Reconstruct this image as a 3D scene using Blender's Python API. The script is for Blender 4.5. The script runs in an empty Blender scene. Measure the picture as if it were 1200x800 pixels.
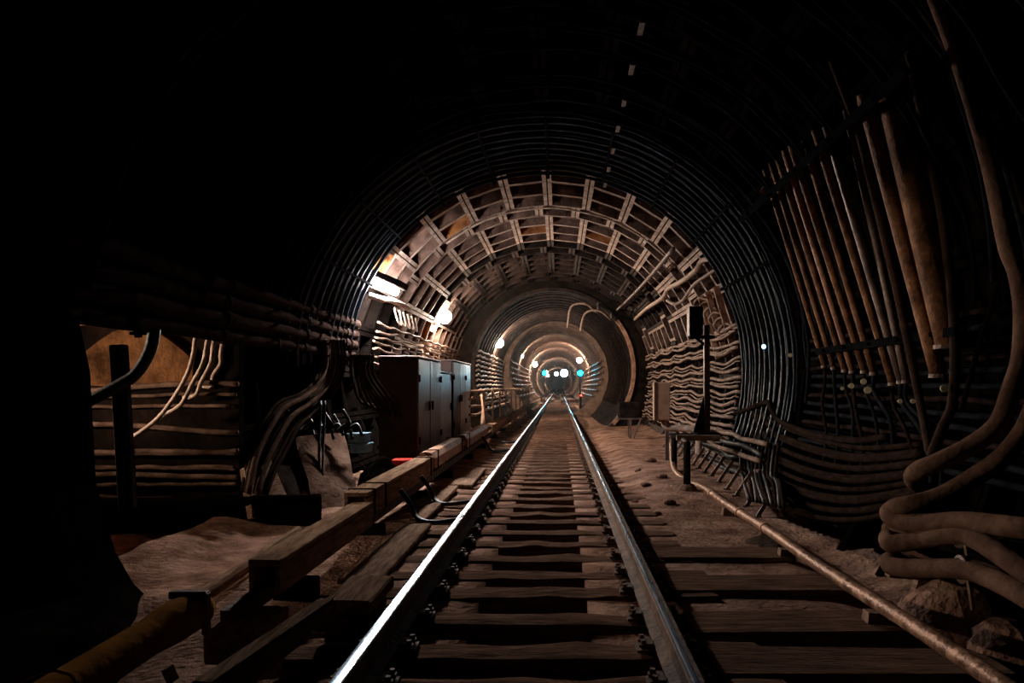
import bpy, bmesh, math, random
from math import pi, sin, cos, sqrt, atan2, radians as R_
from mathutils import Vector, noise, Matrix

# ------------------------------------------------------------------ camera, world, exposure
SC = bpy.context.scene
COL = SC.collection
E = 1.30                      # eye height over the rail heads
F = 850.0                     # focal length in pixels of a 1200 wide frame
cam_d = bpy.data.cameras.new('camera')
cam_d.sensor_width = 36
cam_d.lens = 36 * F / 1200
cam_d.shift_x = -55 / 1200
cam_d.shift_y = 52 / 1200
cam_d.clip_end = 400
cam = bpy.data.objects.new('camera', cam_d)
cam.location = (0, 0, E)
cam.rotation_euler = (pi / 2, 0, 0)
COL.objects.link(cam)
SC.camera = cam
w = bpy.data.worlds.new('World')
w.use_nodes = True
w.node_tree.nodes['Background'].inputs[0].default_value = (0, 0, 0, 1)
w.node_tree.nodes['Background'].inputs[1].default_value = 0
SC.world = w
vs = SC.view_settings
vs.view_transform = 'Standard'
vs.look = 'None'
vs.gamma = 1
vs.use_curve_mapping = False
vs.exposure = 0.0
SC.cycles.use_denoising = True
SC.cycles.max_bounces = 6
SC.cycles.sample_clamp_indirect = 4

# lamp strengths (radiance of the lit surfaces)
S_TUBE = 1250
S_WALL = 950
S_FAR = 600
S_PASSAGE = 1050
S_SIGNAL = 240

rnd = random.Random(7)
ORD = ('first second third fourth fifth sixth seventh eighth ninth tenth eleventh twelfth thirteenth fourteenth '
       'fifteenth sixteenth seventeenth eighteenth nineteenth twentieth').split()

# ------------------------------------------------------------------ tunnel geometry
CX, CZ, RB = -0.22, E + 0.24, 3.46        # big lining: axis and inner radius
RW = 0.876                                # ring width
NX, NZ, RN = -0.20, E + 0.55, 2.75        # narrower tunnel
FX, FZ, RF = -0.16, E + 0.86, 2.42        # far tunnel
Y1, Y2, Y3 = 12.27 + 15 * RW, 37.5, 125.0
TX = -0.185                               # track centre


def P(px, py, d):
    return Vector(((px - 655) / F * d, d, E + (452 - py) / F * d))


def PW(px, py, off=0.08):
    "where the sight line through a photo pixel meets the big lining, OFF inside it"
    u, v = (px - 655) / F, (452 - py) / F
    r = RB - off
    a = u * u + v * v
    b = 2 * (-u * CX + v * (E - CZ))
    c = CX * CX + (E - CZ) ** 2 - r * r
    d = (-b + sqrt(b * b - 4 * a * c)) / (2 * a)
    return Vector((u * d, d, E + v * d))


def PL(px, py, d, off=.10):
    "the pixel's sight line at depth D, or where it meets the lining if that comes first"
    return P(px, py, min(d, PW(px, py, off).y))


def PF(px, py, z):
    d = F * (E - z) / (py - 452)
    return Vector(((px - 655) / F * d, d, z))


def W(deg, y, r=RB):
    a = R_(deg)
    return Vector((CX + r * cos(a), y, CZ + r * sin(a)))


def sstep(x, a, b):
    t = min(1, max(0, (x - a) / (b - a)))
    return t * t * (3 - 2 * t)


# ------------------------------------------------------------------ materials
def mat(name, c1, c2=None, rough=0.7, metal=0.0, scale=6.0, bump=0.25, c3=None, emit=None, strength=0, stretch=(1, 1, 1), bscale=None, spec=0.10, p1=.35, p2=.68, rough2=None):
    m = bpy.data.materials.new(name)
    m.use_nodes = True
    nt = m.node_tree
    b = nt.nodes['Principled BSDF']
    b.inputs['Metallic'].default_value = metal
    b.inputs['Roughness'].default_value = rough
    b.inputs['Specular IOR Level'].default_value = spec
    if emit:
        b.inputs['Base Color'].default_value = (0, 0, 0, 1)
        b.inputs['Emission Color'].default_value = (*emit, 1)
        b.inputs['Emission Strength'].default_value = strength
        return m
    if c2 is None:
        b.inputs['Base Color'].default_value = (*c1, 1)
        return m
    tc = nt.nodes.new('ShaderNodeTexCoord')
    mp = nt.nodes.new('ShaderNodeMapping')
    mp.inputs['Scale'].default_value = stretch
    oi = nt.nodes.new('ShaderNodeObjectInfo')
    ad = nt.nodes.new('ShaderNodeVectorMath')
    nt.links.new(tc.outputs['Object'], mp.inputs[0])
    mul = nt.nodes.new('ShaderNodeMath')
    mul.operation = 'MULTIPLY'
    mul.inputs[1].default_value = 37.0
    nt.links.new(oi.outputs['Random'], mul.inputs[0])
    nt.links.new(mp.outputs[0], ad.inputs[0])
    nt.links.new(mul.outputs[0], ad.inputs[1])
    n = nt.nodes.new('ShaderNodeTexNoise')
    n.inputs['Scale'].default_value = scale
    n.inputs['Detail'].default_value = 6
    n.inputs['Roughness'].default_value = 0.65
    nt.links.new(ad.outputs[0], n.inputs['Vector'])
    r = nt.nodes.new('ShaderNodeValToRGB')
    r.color_ramp.elements[0].position = p1
    r.color_ramp.elements[0].color = (*c1, 1)
    r.color_ramp.elements[1].position = p2
    r.color_ramp.elements[1].color = (*c2, 1)
    if c3:
        e = r.color_ramp.elements.new((p1 + p2) / 2)
        e.color = (*c3, 1)
    nt.links.new(n.outputs['Fac'], r.inputs[0])
    nt.links.new(r.outputs[0], b.inputs['Base Color'])
    if rough2 is not None and spec > .03:
        mr = nt.nodes.new('ShaderNodeMapRange')
        mr.inputs['From Min'].default_value = .35
        mr.inputs['From Max'].default_value = .65
        mr.inputs['To Min'].default_value = rough
        mr.inputs['To Max'].default_value = rough2
        nt.links.new(n.outputs['Fac'], mr.inputs[0])
        nt.links.new(mr.outputs[0], b.inputs['Roughness'])
    if spec <= .03:                # matt: no sheen at all
        df = nt.nodes.new('ShaderNodeBsdfDiffuse')
        nt.links.new(r.outputs[0], df.inputs['Color'])
        nt.links.new(df.outputs[0], nt.nodes['Material Output'].inputs['Surface'])
        b = df
    if bump:
        n2 = nt.nodes.new('ShaderNodeTexNoise')
        n2.inputs['Scale'].default_value = bscale or scale * 4
        n2.inputs['Detail'].default_value = 5
        nt.links.new(ad.outputs[0], n2.inputs['Vector'])
        bp = nt.nodes.new('ShaderNodeBump')
        bp.inputs['Strength'].default_value = bump
        bp.inputs['Distance'].default_value = 0.03
        nt.links.new(n2.outputs['Fac'], bp.inputs['Height'])
        nt.links.new(bp.outputs[0], b.inputs['Normal'])
    return m


M = {}
M['iron'] = mat('cast_iron', (.05, .026, .019), (.19, .112, .088), .75, scale=3, c3=(.10, .058, .045), bump=.4, bscale=18)
M['iron_edge'] = mat('lit_flange', (.20, .13, .105), (.52, .40, .34), .8, scale=5, c3=(.36, .26, .215), bump=.3)  # paler than the pans: light on the flange edges put into the colour
M['iron_rust'] = mat('rusty_cast_iron', (.13, .045, .016), (.34, .15, .06), .75, scale=4, c3=(.24, .095, .034), bump=.3)
M['iron_shaded'] = mat('half_shaded_iron', (.010, .006, .0048), (.040, .024, .019), .75, scale=3, bump=.4, bscale=18)  # darker copy of the iron, shade of the dim rings painted in
M['iron_dark'] = mat('shaded_cast_iron', (.0016, .0012, .0011), (.007, .0048, .004), .85, scale=3, bump=.3, spec=.03)  # near-black copy of the iron, standing in for shade on unlit parts
M['cable_rusty'] = mat('rust_stained_cable', (.04, .022, .015), (.17, .10, .07), .7, scale=5, c3=(.09, .052, .037), bump=.3, spec=.02)
M['rust_dim'] = mat('lit_rust_patch', (.025, .011, .005), (.17, .075, .03), .8, scale=2.4, c3=(.10, .043, .017), bump=.6, bscale=14, spec=.02)  # orange of a lit piece of passage wall, painted on a plate
M['passage'] = mat('patchy_shaded_wall', (.004, .003, .0026), (.022, .012, .007), .85, scale=1.1, c3=(.009, .0055, .004), bump=.5, bscale=14, p1=.40, p2=.66, spec=.02)  # wall colour taken down to imitate the dark of the passage
M['shell'] = mat('joint_and_shaded_wall', (.006, .004, .003), (.020, .013, .010), .9, scale=4, spec=.02)  # dark backing behind the joints; on the bulkhead it stands in for shade
M['concrete'] = mat('dirty_concrete', (.13, .075, .05), (.30, .19, .14), .9, scale=2.5, c3=(.21, .13, .095), bump=.6, bscale=30)
M['slab'] = mat('stained_slab', (.06, .033, .023), (.21, .135, .10), .85, scale=2.2, c3=(.12, .072, .052), bump=.7, bscale=16, spec=.02)
M['dirt'] = mat('brown_dirt', (.12, .062, .043), (.44, .265, .195), .92, scale=2.6, c3=(.27, .155, .113), bump=1.0, bscale=22, spec=.02)
M['wood'] = mat('old_wood', (.05, .028, .02), (.27, .165, .12), .8, scale=3.4, c3=(.15, .085, .060), bump=1.0, stretch=(1, 10, 10), bscale=12, spec=.02, p1=.30, p2=.72)
M['board'] = mat('dirty_board', (.12, .075, .05), (.34, .22, .15), .75, scale=3, c3=(.23, .14, .10), bump=.7, stretch=(8, 1, 8), bscale=10, spec=.02)
M['cover'] = mat('cover_board', (.17, .10, .065), (.42, .27, .18), .5, scale=3, c3=(.29, .18, .12), bump=.5, stretch=(7, 1, 7), bscale=9, spec=.02)
M['steel'] = mat('polished_steel', (.17, .27, .42), (.30, .43, .60), .24, 1.0, scale=5, bump=.06, stretch=(6, .3, 6), rough2=.34)  # blue base tint imitates the blue glow along the rail top
M['rail_rust'] = mat('rusty_rail', (.05, .03, .022), (.17, .095, .062), .75, 0, scale=7, bump=.4)
M['rust'] = mat('rust', (.085, .038, .020), (.36, .175, .088), .7, .0, scale=6, c3=(.21, .095, .046), bump=.45, bscale=30)
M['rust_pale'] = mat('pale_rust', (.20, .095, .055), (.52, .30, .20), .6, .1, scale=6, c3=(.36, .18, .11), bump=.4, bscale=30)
M['metal_dark'] = mat('dark_metal', (.009, .007, .0065), (.03, .022, .019), .6, 0, scale=8, bump=.3, spec=.03)
M['metal_brown'] = mat('brown_metal', (.09, .06, .05), (.24, .165, .135), .5, .3, scale=6, bump=.25)
M['cable_dark'] = mat('dark_cable', (.010, .0105, .012), (.030, .031, .034), .5, scale=8, bump=.15, spec=.2)
M['cable_band'] = mat('blue_black_cable', (.007, .012, .019), (.018, .030, .044), .42, scale=8, bump=.1, spec=.25)
M['cable_dim'] = mat('dimmed_cable', (.010, .006, .0046), (.032, .020, .0155), .6, scale=7, bump=.3, spec=.03)  # darkened cable colour for cables that lie in shade
M['cable_shaded'] = mat('shaded_cable', (.007, .0074, .0085), (.021, .022, .025), .6, scale=8, bump=.1, spec=.03)  # cable colour near black, shade of the near rings painted in
M['pipe_shaded'] = mat('shaded_pipe', (.010, .006, .005), (.034, .021, .018), .75, scale=6, bump=.35, spec=.03)  # pipe colour darkened in place of the shade on the walls
M['cable_mid'] = mat('grubby_cable', (.035, .020, .015), (.09, .055, .042), .6, scale=7, bump=.3, spec=.02)
M['cable_brown'] = mat('dusty_cable', (.11, .066, .048), (.36, .235, .175), .6, scale=9, c3=(.23, .145, .105), bump=.35)
M['cable_thick'] = mat('dusty_thick_cable', (.07, .038, .027), (.175, .103, .073), .7, scale=5, c3=(.12, .069, .049), bump=.35, spec=.02)
M['cable_pale'] = mat('pale_cable', (.24, .16, .12), (.55, .40, .31), .6, scale=9, bump=.3)
M['tube_brown'] = mat('ochre_tube', (.17, .072, .02), (.32, .145, .042), .6, scale=4, bump=.2, spec=.02)
M['pipe_floor'] = mat('mottled_pipe', (.09, .045, .028), (.50, .30, .20), .33, .35, scale=9, c3=(.25, .13, .08), bump=.35, rough2=.55)
M['cabinet'] = mat('painted_steel', (.12, .078, .062), (.24, .16, .13), .30, .0, scale=2, bump=.06, rough2=.45, spec=.12)
M['cabinet_dark'] = mat('dark_painted_steel', (.030, .017, .015), (.060, .036, .032), .45, .2, scale=3, bump=.1)
M['cabinet_blue'] = mat('blue_reflection_steel', (.15, .16, .175), (.40, .40, .41), .35, .12, scale=3, bump=.06, stretch=(1, 4, 1), spec=.2)  # grey-blue base carries the pale reflection on these doors
M['box_pale'] = mat('pale_box', (.40, .225, .145), (.56, .345, .235), .7, scale=5, bump=.1, spec=.02)
M['crate_blue'] = mat('blue_crate', (.07, .15, .20), (.22, .36, .42), .5, scale=7, bump=.2)
M['red'] = mat('red_paint', (.45, .02, .01), (.70, .05, .03), .5, scale=6, bump=.1)
M['tag'] = mat('pale_tag', (.62, .56, .36), (.78, .72, .52), .5, scale=9)
M['ceramic'] = mat('white_ceramic', (.7, .68, .62), (.8, .78, .74), .3, scale=9)
M['water'] = mat('black_water', (.02, .018, .016), (.03, .026, .022), .08, scale=3, bump=1.0, bscale=22, spec=.8)
M['lens_black'] = mat('signal_black', (.003, .003, .0034), (.008, .008, .0085), .6, scale=6, spec=.03)
M['em_tube'] = mat('tube_light', (0, 0, 0), emit=(1.0, .96, .93), strength=S_TUBE)
M['em_warm'] = mat('warm_bulb', (0, 0, 0), emit=(1.0, .80, .62), strength=S_WALL)
M['em_far'] = mat('far_bulb', (0, 0, 0), emit=(1.0, .84, .70), strength=S_FAR)
M['em_pass'] = mat('passage_bulb', (0, 0, 0), emit=(1.0, .80, .62), strength=S_PASSAGE)
M['em_cyan'] = mat('cyan_signal', (0, 0, 0), emit=(.0006, .55, .85), strength=S_SIGNAL)
M['em_white'] = mat('white_headlight', (0, 0, 0), emit=(.55, .92, 1.0), strength=S_SIGNAL * .35)
M['em_red'] = mat('red_signal', (0, 0, 0), emit=(1.0, .05, .04), strength=10)
M['em_blue'] = mat('blue_indicator', (0, 0, 0), emit=(.35, .65, 1.0), strength=3)


# ------------------------------------------------------------------ mesh helpers
class MB:
    def __init__(s):
        s.v, s.f = [], []

    def add(s, v, f):
        o = len(s.v)
        s.v += [Vector(p) for p in v]
        s.f += [tuple(i + o for i in q) for q in f]
        return s

    def box(s, c, size, mtx=None, taper=1.0):
        x, y, z = (k / 2 for k in size)
        v = [Vector((sx * x * (taper if sz > 0 else 1), sy * y * (taper if sz > 0 else 1), sz * z)) for sz in (-1, 1) for sy in (-1, 1) for sx in (-1, 1)]
        if mtx is not None:
            v = [mtx @ p for p in v]
        c = Vector(c)
        return s.add([p + c for p in v], [(0, 2, 3, 1), (4, 5, 7, 6), (0, 1, 5, 4), (2, 6, 7, 3), (0, 4, 6, 2), (1, 3, 7, 5)])

    def bar(s, a, b, wd, th, up=(0, 0, 1)):
        a, b = Vector(a), Vector(b)
        d = (b - a).normalized()
        sx = d.cross(Vector(up))
        if sx.length < 1e-4:
            sx = d.cross(Vector((1, 0, 0)))
        sx.normalize()
        uz = sx.cross(d)
        v = [p + sx * i * wd / 2 + uz * j * th / 2 for p in (a, b) for j in (-1, 1) for i in (-1, 1)]
        return s.add(v, [(0, 2, 3, 1), (4, 5, 7, 6), (0, 1, 5, 4), (2, 6, 7, 3), (0, 4, 6, 2), (1, 3, 7, 5)])

    def tube(s, path, r, n=8, cap=True, rf=None):
        path = [Vector(p) for p in path]
        k = len(path)
        t0 = (path[1] - path[0]).normalized()
        ref = Vector((0, 0, 1)) if abs(t0.z) < .9 else Vector((1, 0, 0))
        nrm = (ref - t0 * ref.dot(t0)).normalized()
        v, f = [], []
        for i, p in enumerate(path):
            t = (path[min(i + 1, k - 1)] - path[max(i - 1, 0)])
            if t.length < 1e-9:
                t = t0.copy()
            t.normalize()
            nrm = nrm - t * nrm.dot(t)
            if nrm.length < 1e-6:
                nrm = t.orthogonal()
            nrm.normalize()
            bn = t.cross(nrm)
            rr = r if rf is None else rf(i / (k - 1)) * r
            for j in range(n):
                a = 2 * pi * j / n
                v.append(p + (nrm * cos(a) + bn * sin(a)) * rr)
        for i in range(k - 1):
            for j in range(n):
                f.append((i * n + j, i * n + (j + 1) % n, (i + 1) * n + (j + 1) % n, (i + 1) * n + j))
        if cap:
            f.append(tuple(range(n - 1, -1, -1)))
            f.append(tuple((k - 1) * n + j for j in range(n)))
        return s.add(v, f)

    def ball(s, c, r, n=10, m=7, sc=(1, 1, 1)):
        c = Vector(c)
        v = [c + Vector((0, 0, -r * sc[2]))]
        for i in range(1, m):
            a = -pi / 2 + pi * i / m
            for j in range(n):
                b = 2 * pi * j / n
                v.append(c + Vector((r * sc[0] * cos(a) * cos(b), r * sc[1] * cos(a) * sin(b), r * sc[2] * sin(a))))
        v.append(c + Vector((0, 0, r * sc[2])))
        f = [(0, 1 + (j + 1) % n, 1 + j) for j in range(n)]
        for i in range(m - 2):
            for j in range(n):
                f.append((1 + i * n + j, 1 + i * n + (j + 1) % n, 1 + (i + 1) * n + (j + 1) % n, 1 + (i + 1) * n + j))
        l = 1 + (m - 2) * n
        f += [(l + j, l + (j + 1) % n, len(v) - 1) for j in range(n)]
        return s.add(v, f)

    def mesh(s, name, m=None, smooth=False, bev=0, jit=0, seed=0):
        me = bpy.data.meshes.new(name)
        vv = s.v
        if jit:
            vv = [p + Vector(noise.noise_vector(p * 3.1 + Vector((seed, 0, 0)))) * jit for p in vv]
        me.from_pydata([tuple(p) for p in vv], [], s.f)
        if bev:
            bm = bmesh.new()
            bm.from_mesh(me)
            bmesh.ops.recalc_face_normals(bm, faces=bm.faces)
            bmesh.ops.bevel(bm, geom=[e for e in bm.edges if len(e.link_faces) == 2 and e.calc_face_angle(0) > .6], offset=bev, segments=1, affect='EDGES')
            bm.to_mesh(me)
            bm.free()
        else:
            bm = bmesh.new()
            bm.from_mesh(me)
            bmesh.ops.recalc_face_normals(bm, faces=bm.faces)
            bm.to_mesh(me)
            bm.free()
        if smooth:
            me.polygons.foreach_set('use_smooth', [True] * len(me.polygons))
        if m:
            me.materials.append(M[m] if isinstance(m, str) else m)
        return me


def link(name, me, parent=None, loc=None, rot=None):
    o = bpy.data.objects.new(name, me)
    COL.objects.link(o)
    if loc is not None:
        o.location = loc
    if rot is not None:
        o.rotation_euler = rot
    if parent is not None:
        o.parent = parent
    return o


def tag(o, label=None, cat=None, group=None, kind=None):
    for k, v in (('label', label), ('category', cat), ('group', group), ('kind', kind)):
        if v:
            o[k] = v
    return o


def centre(mb):
    n = len(mb.v)
    lo = Vector([min(p[i] for p in mb.v) for i in range(3)])
    hi = Vector([max(p[i] for p in mb.v) for i in range(3)])
    c = (lo + hi) / 2
    c.z = lo.z
    return c


def thing(name, mb, m, label, cat, group=None, **kw):
    "a thing that is one mesh, its origin at its base"
    c = centre(mb)
    mb.v = [p - c for p in mb.v]
    return tag(link(name, mb.mesh(name, m, **kw), None, c), label, cat, group)


def part(name, mb, m, parent, label=None, **kw):
    "world-space shape made a child of PARENT (whose world place is its own location chain)"
    o = Vector((0, 0, 0))
    p = parent
    while p is not None:
        o += p.location
        p = p.parent
    mb.v = [q - o for q in mb.v]
    ob = link(name, mb.mesh(name, m, **kw), parent)
    if label:
        ob['label'] = label
    return ob


def empty(name, loc, label, cat, group=None):
    return tag(link(name, None, None, loc), label, cat, group)


def struct(name, mb, m, **kw):
    return tag(link(name, mb.mesh(name, m, **kw)), kind='structure')


def smooth_path(pts, n=6):
    pts = [Vector(p) for p in pts]
    out = []
    for i in range(len(pts) - 1):
        p0, p1, p2, p3 = pts[max(i - 1, 0)], pts[i], pts[i + 1], pts[min(i + 2, len(pts) - 1)]
        for k in range(n):
            t = k / n
            out.append(.5 * (2 * p1 + (p2 - p0) * t + (2 * p0 - 5 * p1 + 4 * p2 - p3) * t * t + (3 * p1 - p0 - 3 * p2 + p3) * t ** 3))
    out.append(pts[-1])
    return out


def cable(pts, r, m, label, group=None, n=8, sm=6, name='cable', cat='cable'):
    return thing(name, MB().tube(smooth_path(pts, sm) if sm > 1 else pts, r, n), m, label, cat, group, smooth=True)


# ------------------------------------------------------------------ floor
def floor_z(x, y):
    t = abs(x - TX)
    z = -.228 - .060 * (1 - sstep(y, 3.6, 5.4))
    if t < .385:
        return -.52 + .02 * noise.noise(Vector((x * 3, y * 3, 0)))
    nz = noise.noise(Vector((x * 1.3, y * 1.1, 3))) * .5 + noise.noise(Vector((x * 5, y * 5, 7))) * .16
    z += .030 * nz
    z += .13 * sstep(x, .85 + .25 * nz, 1.5) * sstep(y, 8.6, 11.0) * (1 - sstep(y, 24, 30))
    z += .05 * sstep(-x, 1.3, 1.8) * sstep(y, 4, 7)
    z -= .10 * sstep(x, 1.9, 2.5) * (1 - sstep(y, 7, 9))
    z += .03 * nz * sstep(abs(x), 1.5, 2.4) * 2
    z += .10 * sstep(abs(x - CX), 2.7, 3.3)
    return z


def build_floor():
    xs = [-3.6 + .12 * i for i in range(25)] + [TX - .3852, TX - .3848] + [TX - .3 + .15 * i for i in range(5)] + [TX + .3848, TX + .3852] + [.36 + .10 * i for i in range(31)]
    xs = sorted(xs)
    ys = [.4 + .09 * i for i in range(150)] + [13.9 + .25 * i for i in range(60)] + [29 + 2 * i for i in range(49)] + [140, 180, 240, 300]
    v = [(x, y, floor_z(x, y)) for y in ys for x in xs]
    n = len(xs)
    f = [(j * n + i, j * n + i + 1, (j + 1) * n + i + 1, (j + 1) * n + i) for j in range(len(ys) - 1) for i in range(n - 1)]
    mb = MB().add(v, f)
    return struct('floor', mb, 'dirt', smooth=True)


build_floor()

# ------------------------------------------------------------------ ring lining of the big tunnel
SEG = 360 / 28
HA = R_(SEG / 2)


def segment_mesh(name, m, edge='iron_edge'):
    "one flanged iron panel, its pan pushed out behind its four flanges, with ribs, bolts and a grout plug; centred on angle 0 at the tunnel axis"
    ri, ro = RB, RB + .20
    a0, a1, y0, y1 = -HA + .0035, HA - .0035, -RW / 2 + .008, RW / 2 - .008
    fa, fy = .021, .05

    def p(a, y, r):
        return (r * cos(a), y, r * sin(a))
    v = [p(a, y, ri) for a, y in ((a0, y0), (a1, y0), (a1, y1), (a0, y1))]
    v += [p(a, y, ri) for a, y in ((a0 + fa, y0 + fy), (a1 - fa, y0 + fy), (a1 - fa, y1 - fy), (a0 + fa, y1 - fy))]
    v += [p(a, y, ro) for a, y in ((a0 + fa, y0 + fy), (a1 - fa, y0 + fy), (a1 - fa, y1 - fy), (a0 + fa, y1 - fy))]
    v += [p(a, y, ro + .02) for a, y in ((a0, y0), (a1, y0), (a1, y1), (a0, y1))]
    f = []
    for i in range(4):
        j = (i + 1) % 4
        f += [(i, j, 4 + j, 4 + i), (4 + i, 4 + j, 8 + j, 8 + i), (i, 12 + i, 12 + j, j)]
    f.append((8, 9, 10, 11))
    mb = MB().add(v, f)
    nf = len(f)
    mb.box((ro - .03, .10, 0), (.07, .09, .09))
    for sy in (-1, 1):
        mb.box((ri + .05, sy * (RW / 2 - fy - .02), .22 * sy), (.05, .05, .05))
        mb.box((ri + .05, sy * (RW / 2 - fy - .02), -.18), (.05, .05, .05))
    me = mb.mesh(name, m)
    me.materials.append(M[edge])
    for q in range(4):
        me.polygons[3 * q].material_index = 1      # the flange faces, painted paler for the light on them
    return me


SEGM = [segment_mesh('lining_segment', 'iron'), segment_mesh('lining_segment', 'iron_rust'), segment_mesh('lining_segment', 'iron_dark', 'iron_dark'), segment_mesh('lining_segment', 'iron_shaded', 'iron_shaded')]


def shell(a0, a1, y0, y1, r, cx, cz, n=20):
    v, f = [], []
    for i in range(n + 1):
        a = R_(a0 + (a1 - a0) * i / n)
        for y in (y0, y1):
            v.append((cx + r * cos(a), y, cz + r * sin(a)))
    for i in range(n):
        f.append((2 * i, 2 * i + 2, 2 * i + 3, 2 * i + 1))
    return MB().add(v, f)


YS0 = Y1 - 29 * RW          # first ring edge, behind the camera
OY0, OY1 = Y1 - 23 * RW, Y1 - 20 * RW   # the side passage takes the place of three rings
sh = RB + .225
roof = struct('ceiling', shell(32, 148, YS0, Y1, sh, CX, CZ, 24), 'shell')
wl = MB()
for a, b, y0, y1 in ((148, 174, YS0, Y1), (174, 215, YS0, OY0), (174, 215, OY1, Y1)):
    q = shell(a, b, y0, y1, sh, CX, CZ, 8)
    wl.add(q.v, q.f)
wall_l = struct('wall_left', wl, 'shell')
wall_r = struct('wall_right', shell(-38, 32, YS0, Y1, sh, CX, CZ, 16), 'shell')
for k in range(29):
    yc = YS0 + (k + .5) * RW
    off = (.5 * SEG, .5 * SEG, 0.5 * SEG + 3.4, .5 * SEG, .5 * SEG)[k % 5]
    for i in range(-3, 17):
        deg = i * SEG + off
        if not -36 < deg < 216:
            continue
        if deg > 171 and OY0 < yc < OY1:
            continue
        par = roof if 32 <= deg <= 148 else wall_r if deg < 32 else wall_l
        near = yc < 12.2
        rust = k == 14 and 138 < deg < 152 and not near or rnd.random() < .03 and not near
        me = SEGM[2] if near or (deg > 152 and yc < 15.5) else SEGM[3] if (yc > 18.4 and par is roof) or deg < 14 else SEGM[1] if rust else SEGM[0]  # darker panel copies go where shade is wanted
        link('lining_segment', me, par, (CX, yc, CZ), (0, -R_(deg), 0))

# ------------------------------------------------------------------ bulkheads and the narrower tunnels


def annulus(y, r0, c0, r1, c1, a0=-80, a1=260, n=60, th=.25):
    v, f = [], []
    for yy in (y, y + th):
        for i in range(n + 1):
            a = R_(a0 + (a1 - a0) * i / n)
            v.append((c0[0] + r0 * cos(a), yy, c0[1] + r0 * sin(a)))
            v.append((c1[0] + r1 * cos(a), yy, c1[1] + r1 * sin(a)))
    s = 2 * (n + 1)
    for i in range(n):
        f += [(2 * i, 2 * i + 2, 2 * i + 3, 2 * i + 1), (s + 2 * i, s + 2 * i + 1, s + 2 * i + 3, s + 2 * i + 2), (2 * i, s + 2 * i, s + 2 * i + 2, 2 * i + 2)]
    return MB().add(v, f)


def ribbed(y0, y1, r, cx, cz, step, a0=-50, a1=230, n=44, depth=.14, fl=.10):
    "ring lining as a swept profile: a flange at each ring edge, a pan between"
    prof = []
    y = y0
    while y < y1:
        prof += [(y, r), (y + fl, r), (y + fl + .01, r + depth), (y + step - .01, r + depth)]
        y += step
    prof.append((y, r))
    v, f = [], []
    for yy, rr in prof:
        for i in range(n + 1):
            a = R_(a0 + (a1 - a0) * i / n)
            v.append((cx + rr * cos(a), yy, cz + rr * sin(a)))
    for k in range(len(prof) - 1):
        for i in range(n):
            q = k * (n + 1) + i
            f.append((q, q + 1, q + n + 2, q + n + 1))
    return MB().add(v, f)


struct('wall_end', annulus(Y1, RN, (NX, NZ), RB + .3, (CX, CZ)), 'shell')  # bulkhead coloured dark in place of shade
struct('ceiling', ribbed(Y1 + .25, Y2, RN, NX, NZ, .876), 'iron_shaded')
struct('wall_end', annulus(Y2, RF, (FX, FZ), RN + .25, (NX, NZ)), 'concrete')
struct('ceiling', ribbed(Y2 + .25, Y3, RF, FX, FZ, 1.0), 'concrete')
struct('ceiling', ribbed(Y3 - .1, 300, RF, FX, FZ, 3.5, depth=.14, fl=.4), 'concrete')
struct('wall_far', MB().add([(-4, 301, -1), (4, 301, -1), (4, 301, 6), (-4, 301, 6)], [(0, 1, 2, 3)]), 'iron_dark')
for nm, a0, a1, mt in (('trim_portal', -60, -42, 'iron_shaded'), ('trim_portal', -42, 38, 'rust_pale'), ('trim_portal', 38, 240, 'iron_shaded')):  # right sector pale as its lit crescent, the rest darkened as shade
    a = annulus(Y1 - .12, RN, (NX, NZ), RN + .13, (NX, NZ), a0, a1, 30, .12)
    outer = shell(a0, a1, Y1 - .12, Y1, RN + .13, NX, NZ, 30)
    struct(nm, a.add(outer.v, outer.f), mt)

# ------------------------------------------------------------------ left side passage
PX0, PX1 = CX - 3.2, -8.2
PZ0 = -.22


def passage():
    v, f = [], []
    nx, ny = 24, 14
    for j in range(ny + 1):
        for i in range(nx + 1):
            x = -3.15 + (PX1 + 3.15) * i / nx
            y = OY0 + (OY1 - OY0) * j / ny
            v.append((x, y, PZ0 - .03 + .10 * noise.noise(Vector((x * 1.6, y * 1.6, 1))) + .05 * noise.noise(Vector((x * 5, y * 5, 1)))))
    for j in range(ny):
        for i in range(nx):
            f.append((j * (nx + 1) + i, j * (nx + 1) + i + 1, (j + 1) * (nx + 1) + i + 1, (j + 1) * (nx + 1) + i))
    fl = struct('floor', MB().add(v, f), 'dirt')
    xa, z1, zc = CX - RB - .02, CZ + .42, CZ + 0.95
    n = 8
    # arched roof
    v, f = [], []
    for i in range(n + 1):
        a = pi * i / n
        y = (OY0 + OY1) / 2 - cos(a) * (OY1 - OY0) / 2
        z = z1 + sin(a) * (zc - z1)
        v += [(xa - .1, y, z), (PX1, y, z)]
    for i in range(n):
        f.append((2 * i, 2 * i + 1, 2 * i + 3, 2 * i + 2))
    struct('ceiling', MB().add(v, f), 'iron_rust')
    sb = MB()
    for y, s in ((OY0, -1), (OY1, 1)):
        sb.box(((xa + .22 + PX1) / 2, y + s * .06, (PZ0 - .5 + z1) / 2), (xa + .22 - PX1, .12, z1 - PZ0 + .5))
    struct('wall_passage', sb, 'passage')
    struct('wall_passage', MB().box((PX1 - .1, (OY0 + OY1) / 2, 1), (.2, OY1 - OY0 + .2, 3.5)), 'iron')
    # lintel plate that closes the wall over the opening
    lb = MB()
    lb.box((CX - RB - .05, (OY0 + OY1) / 2, CZ + .52), (.3, OY1 - OY0, .40))
    struct('trim_lintel', lb, 'iron_dark', bev=.02)


passage()

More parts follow.
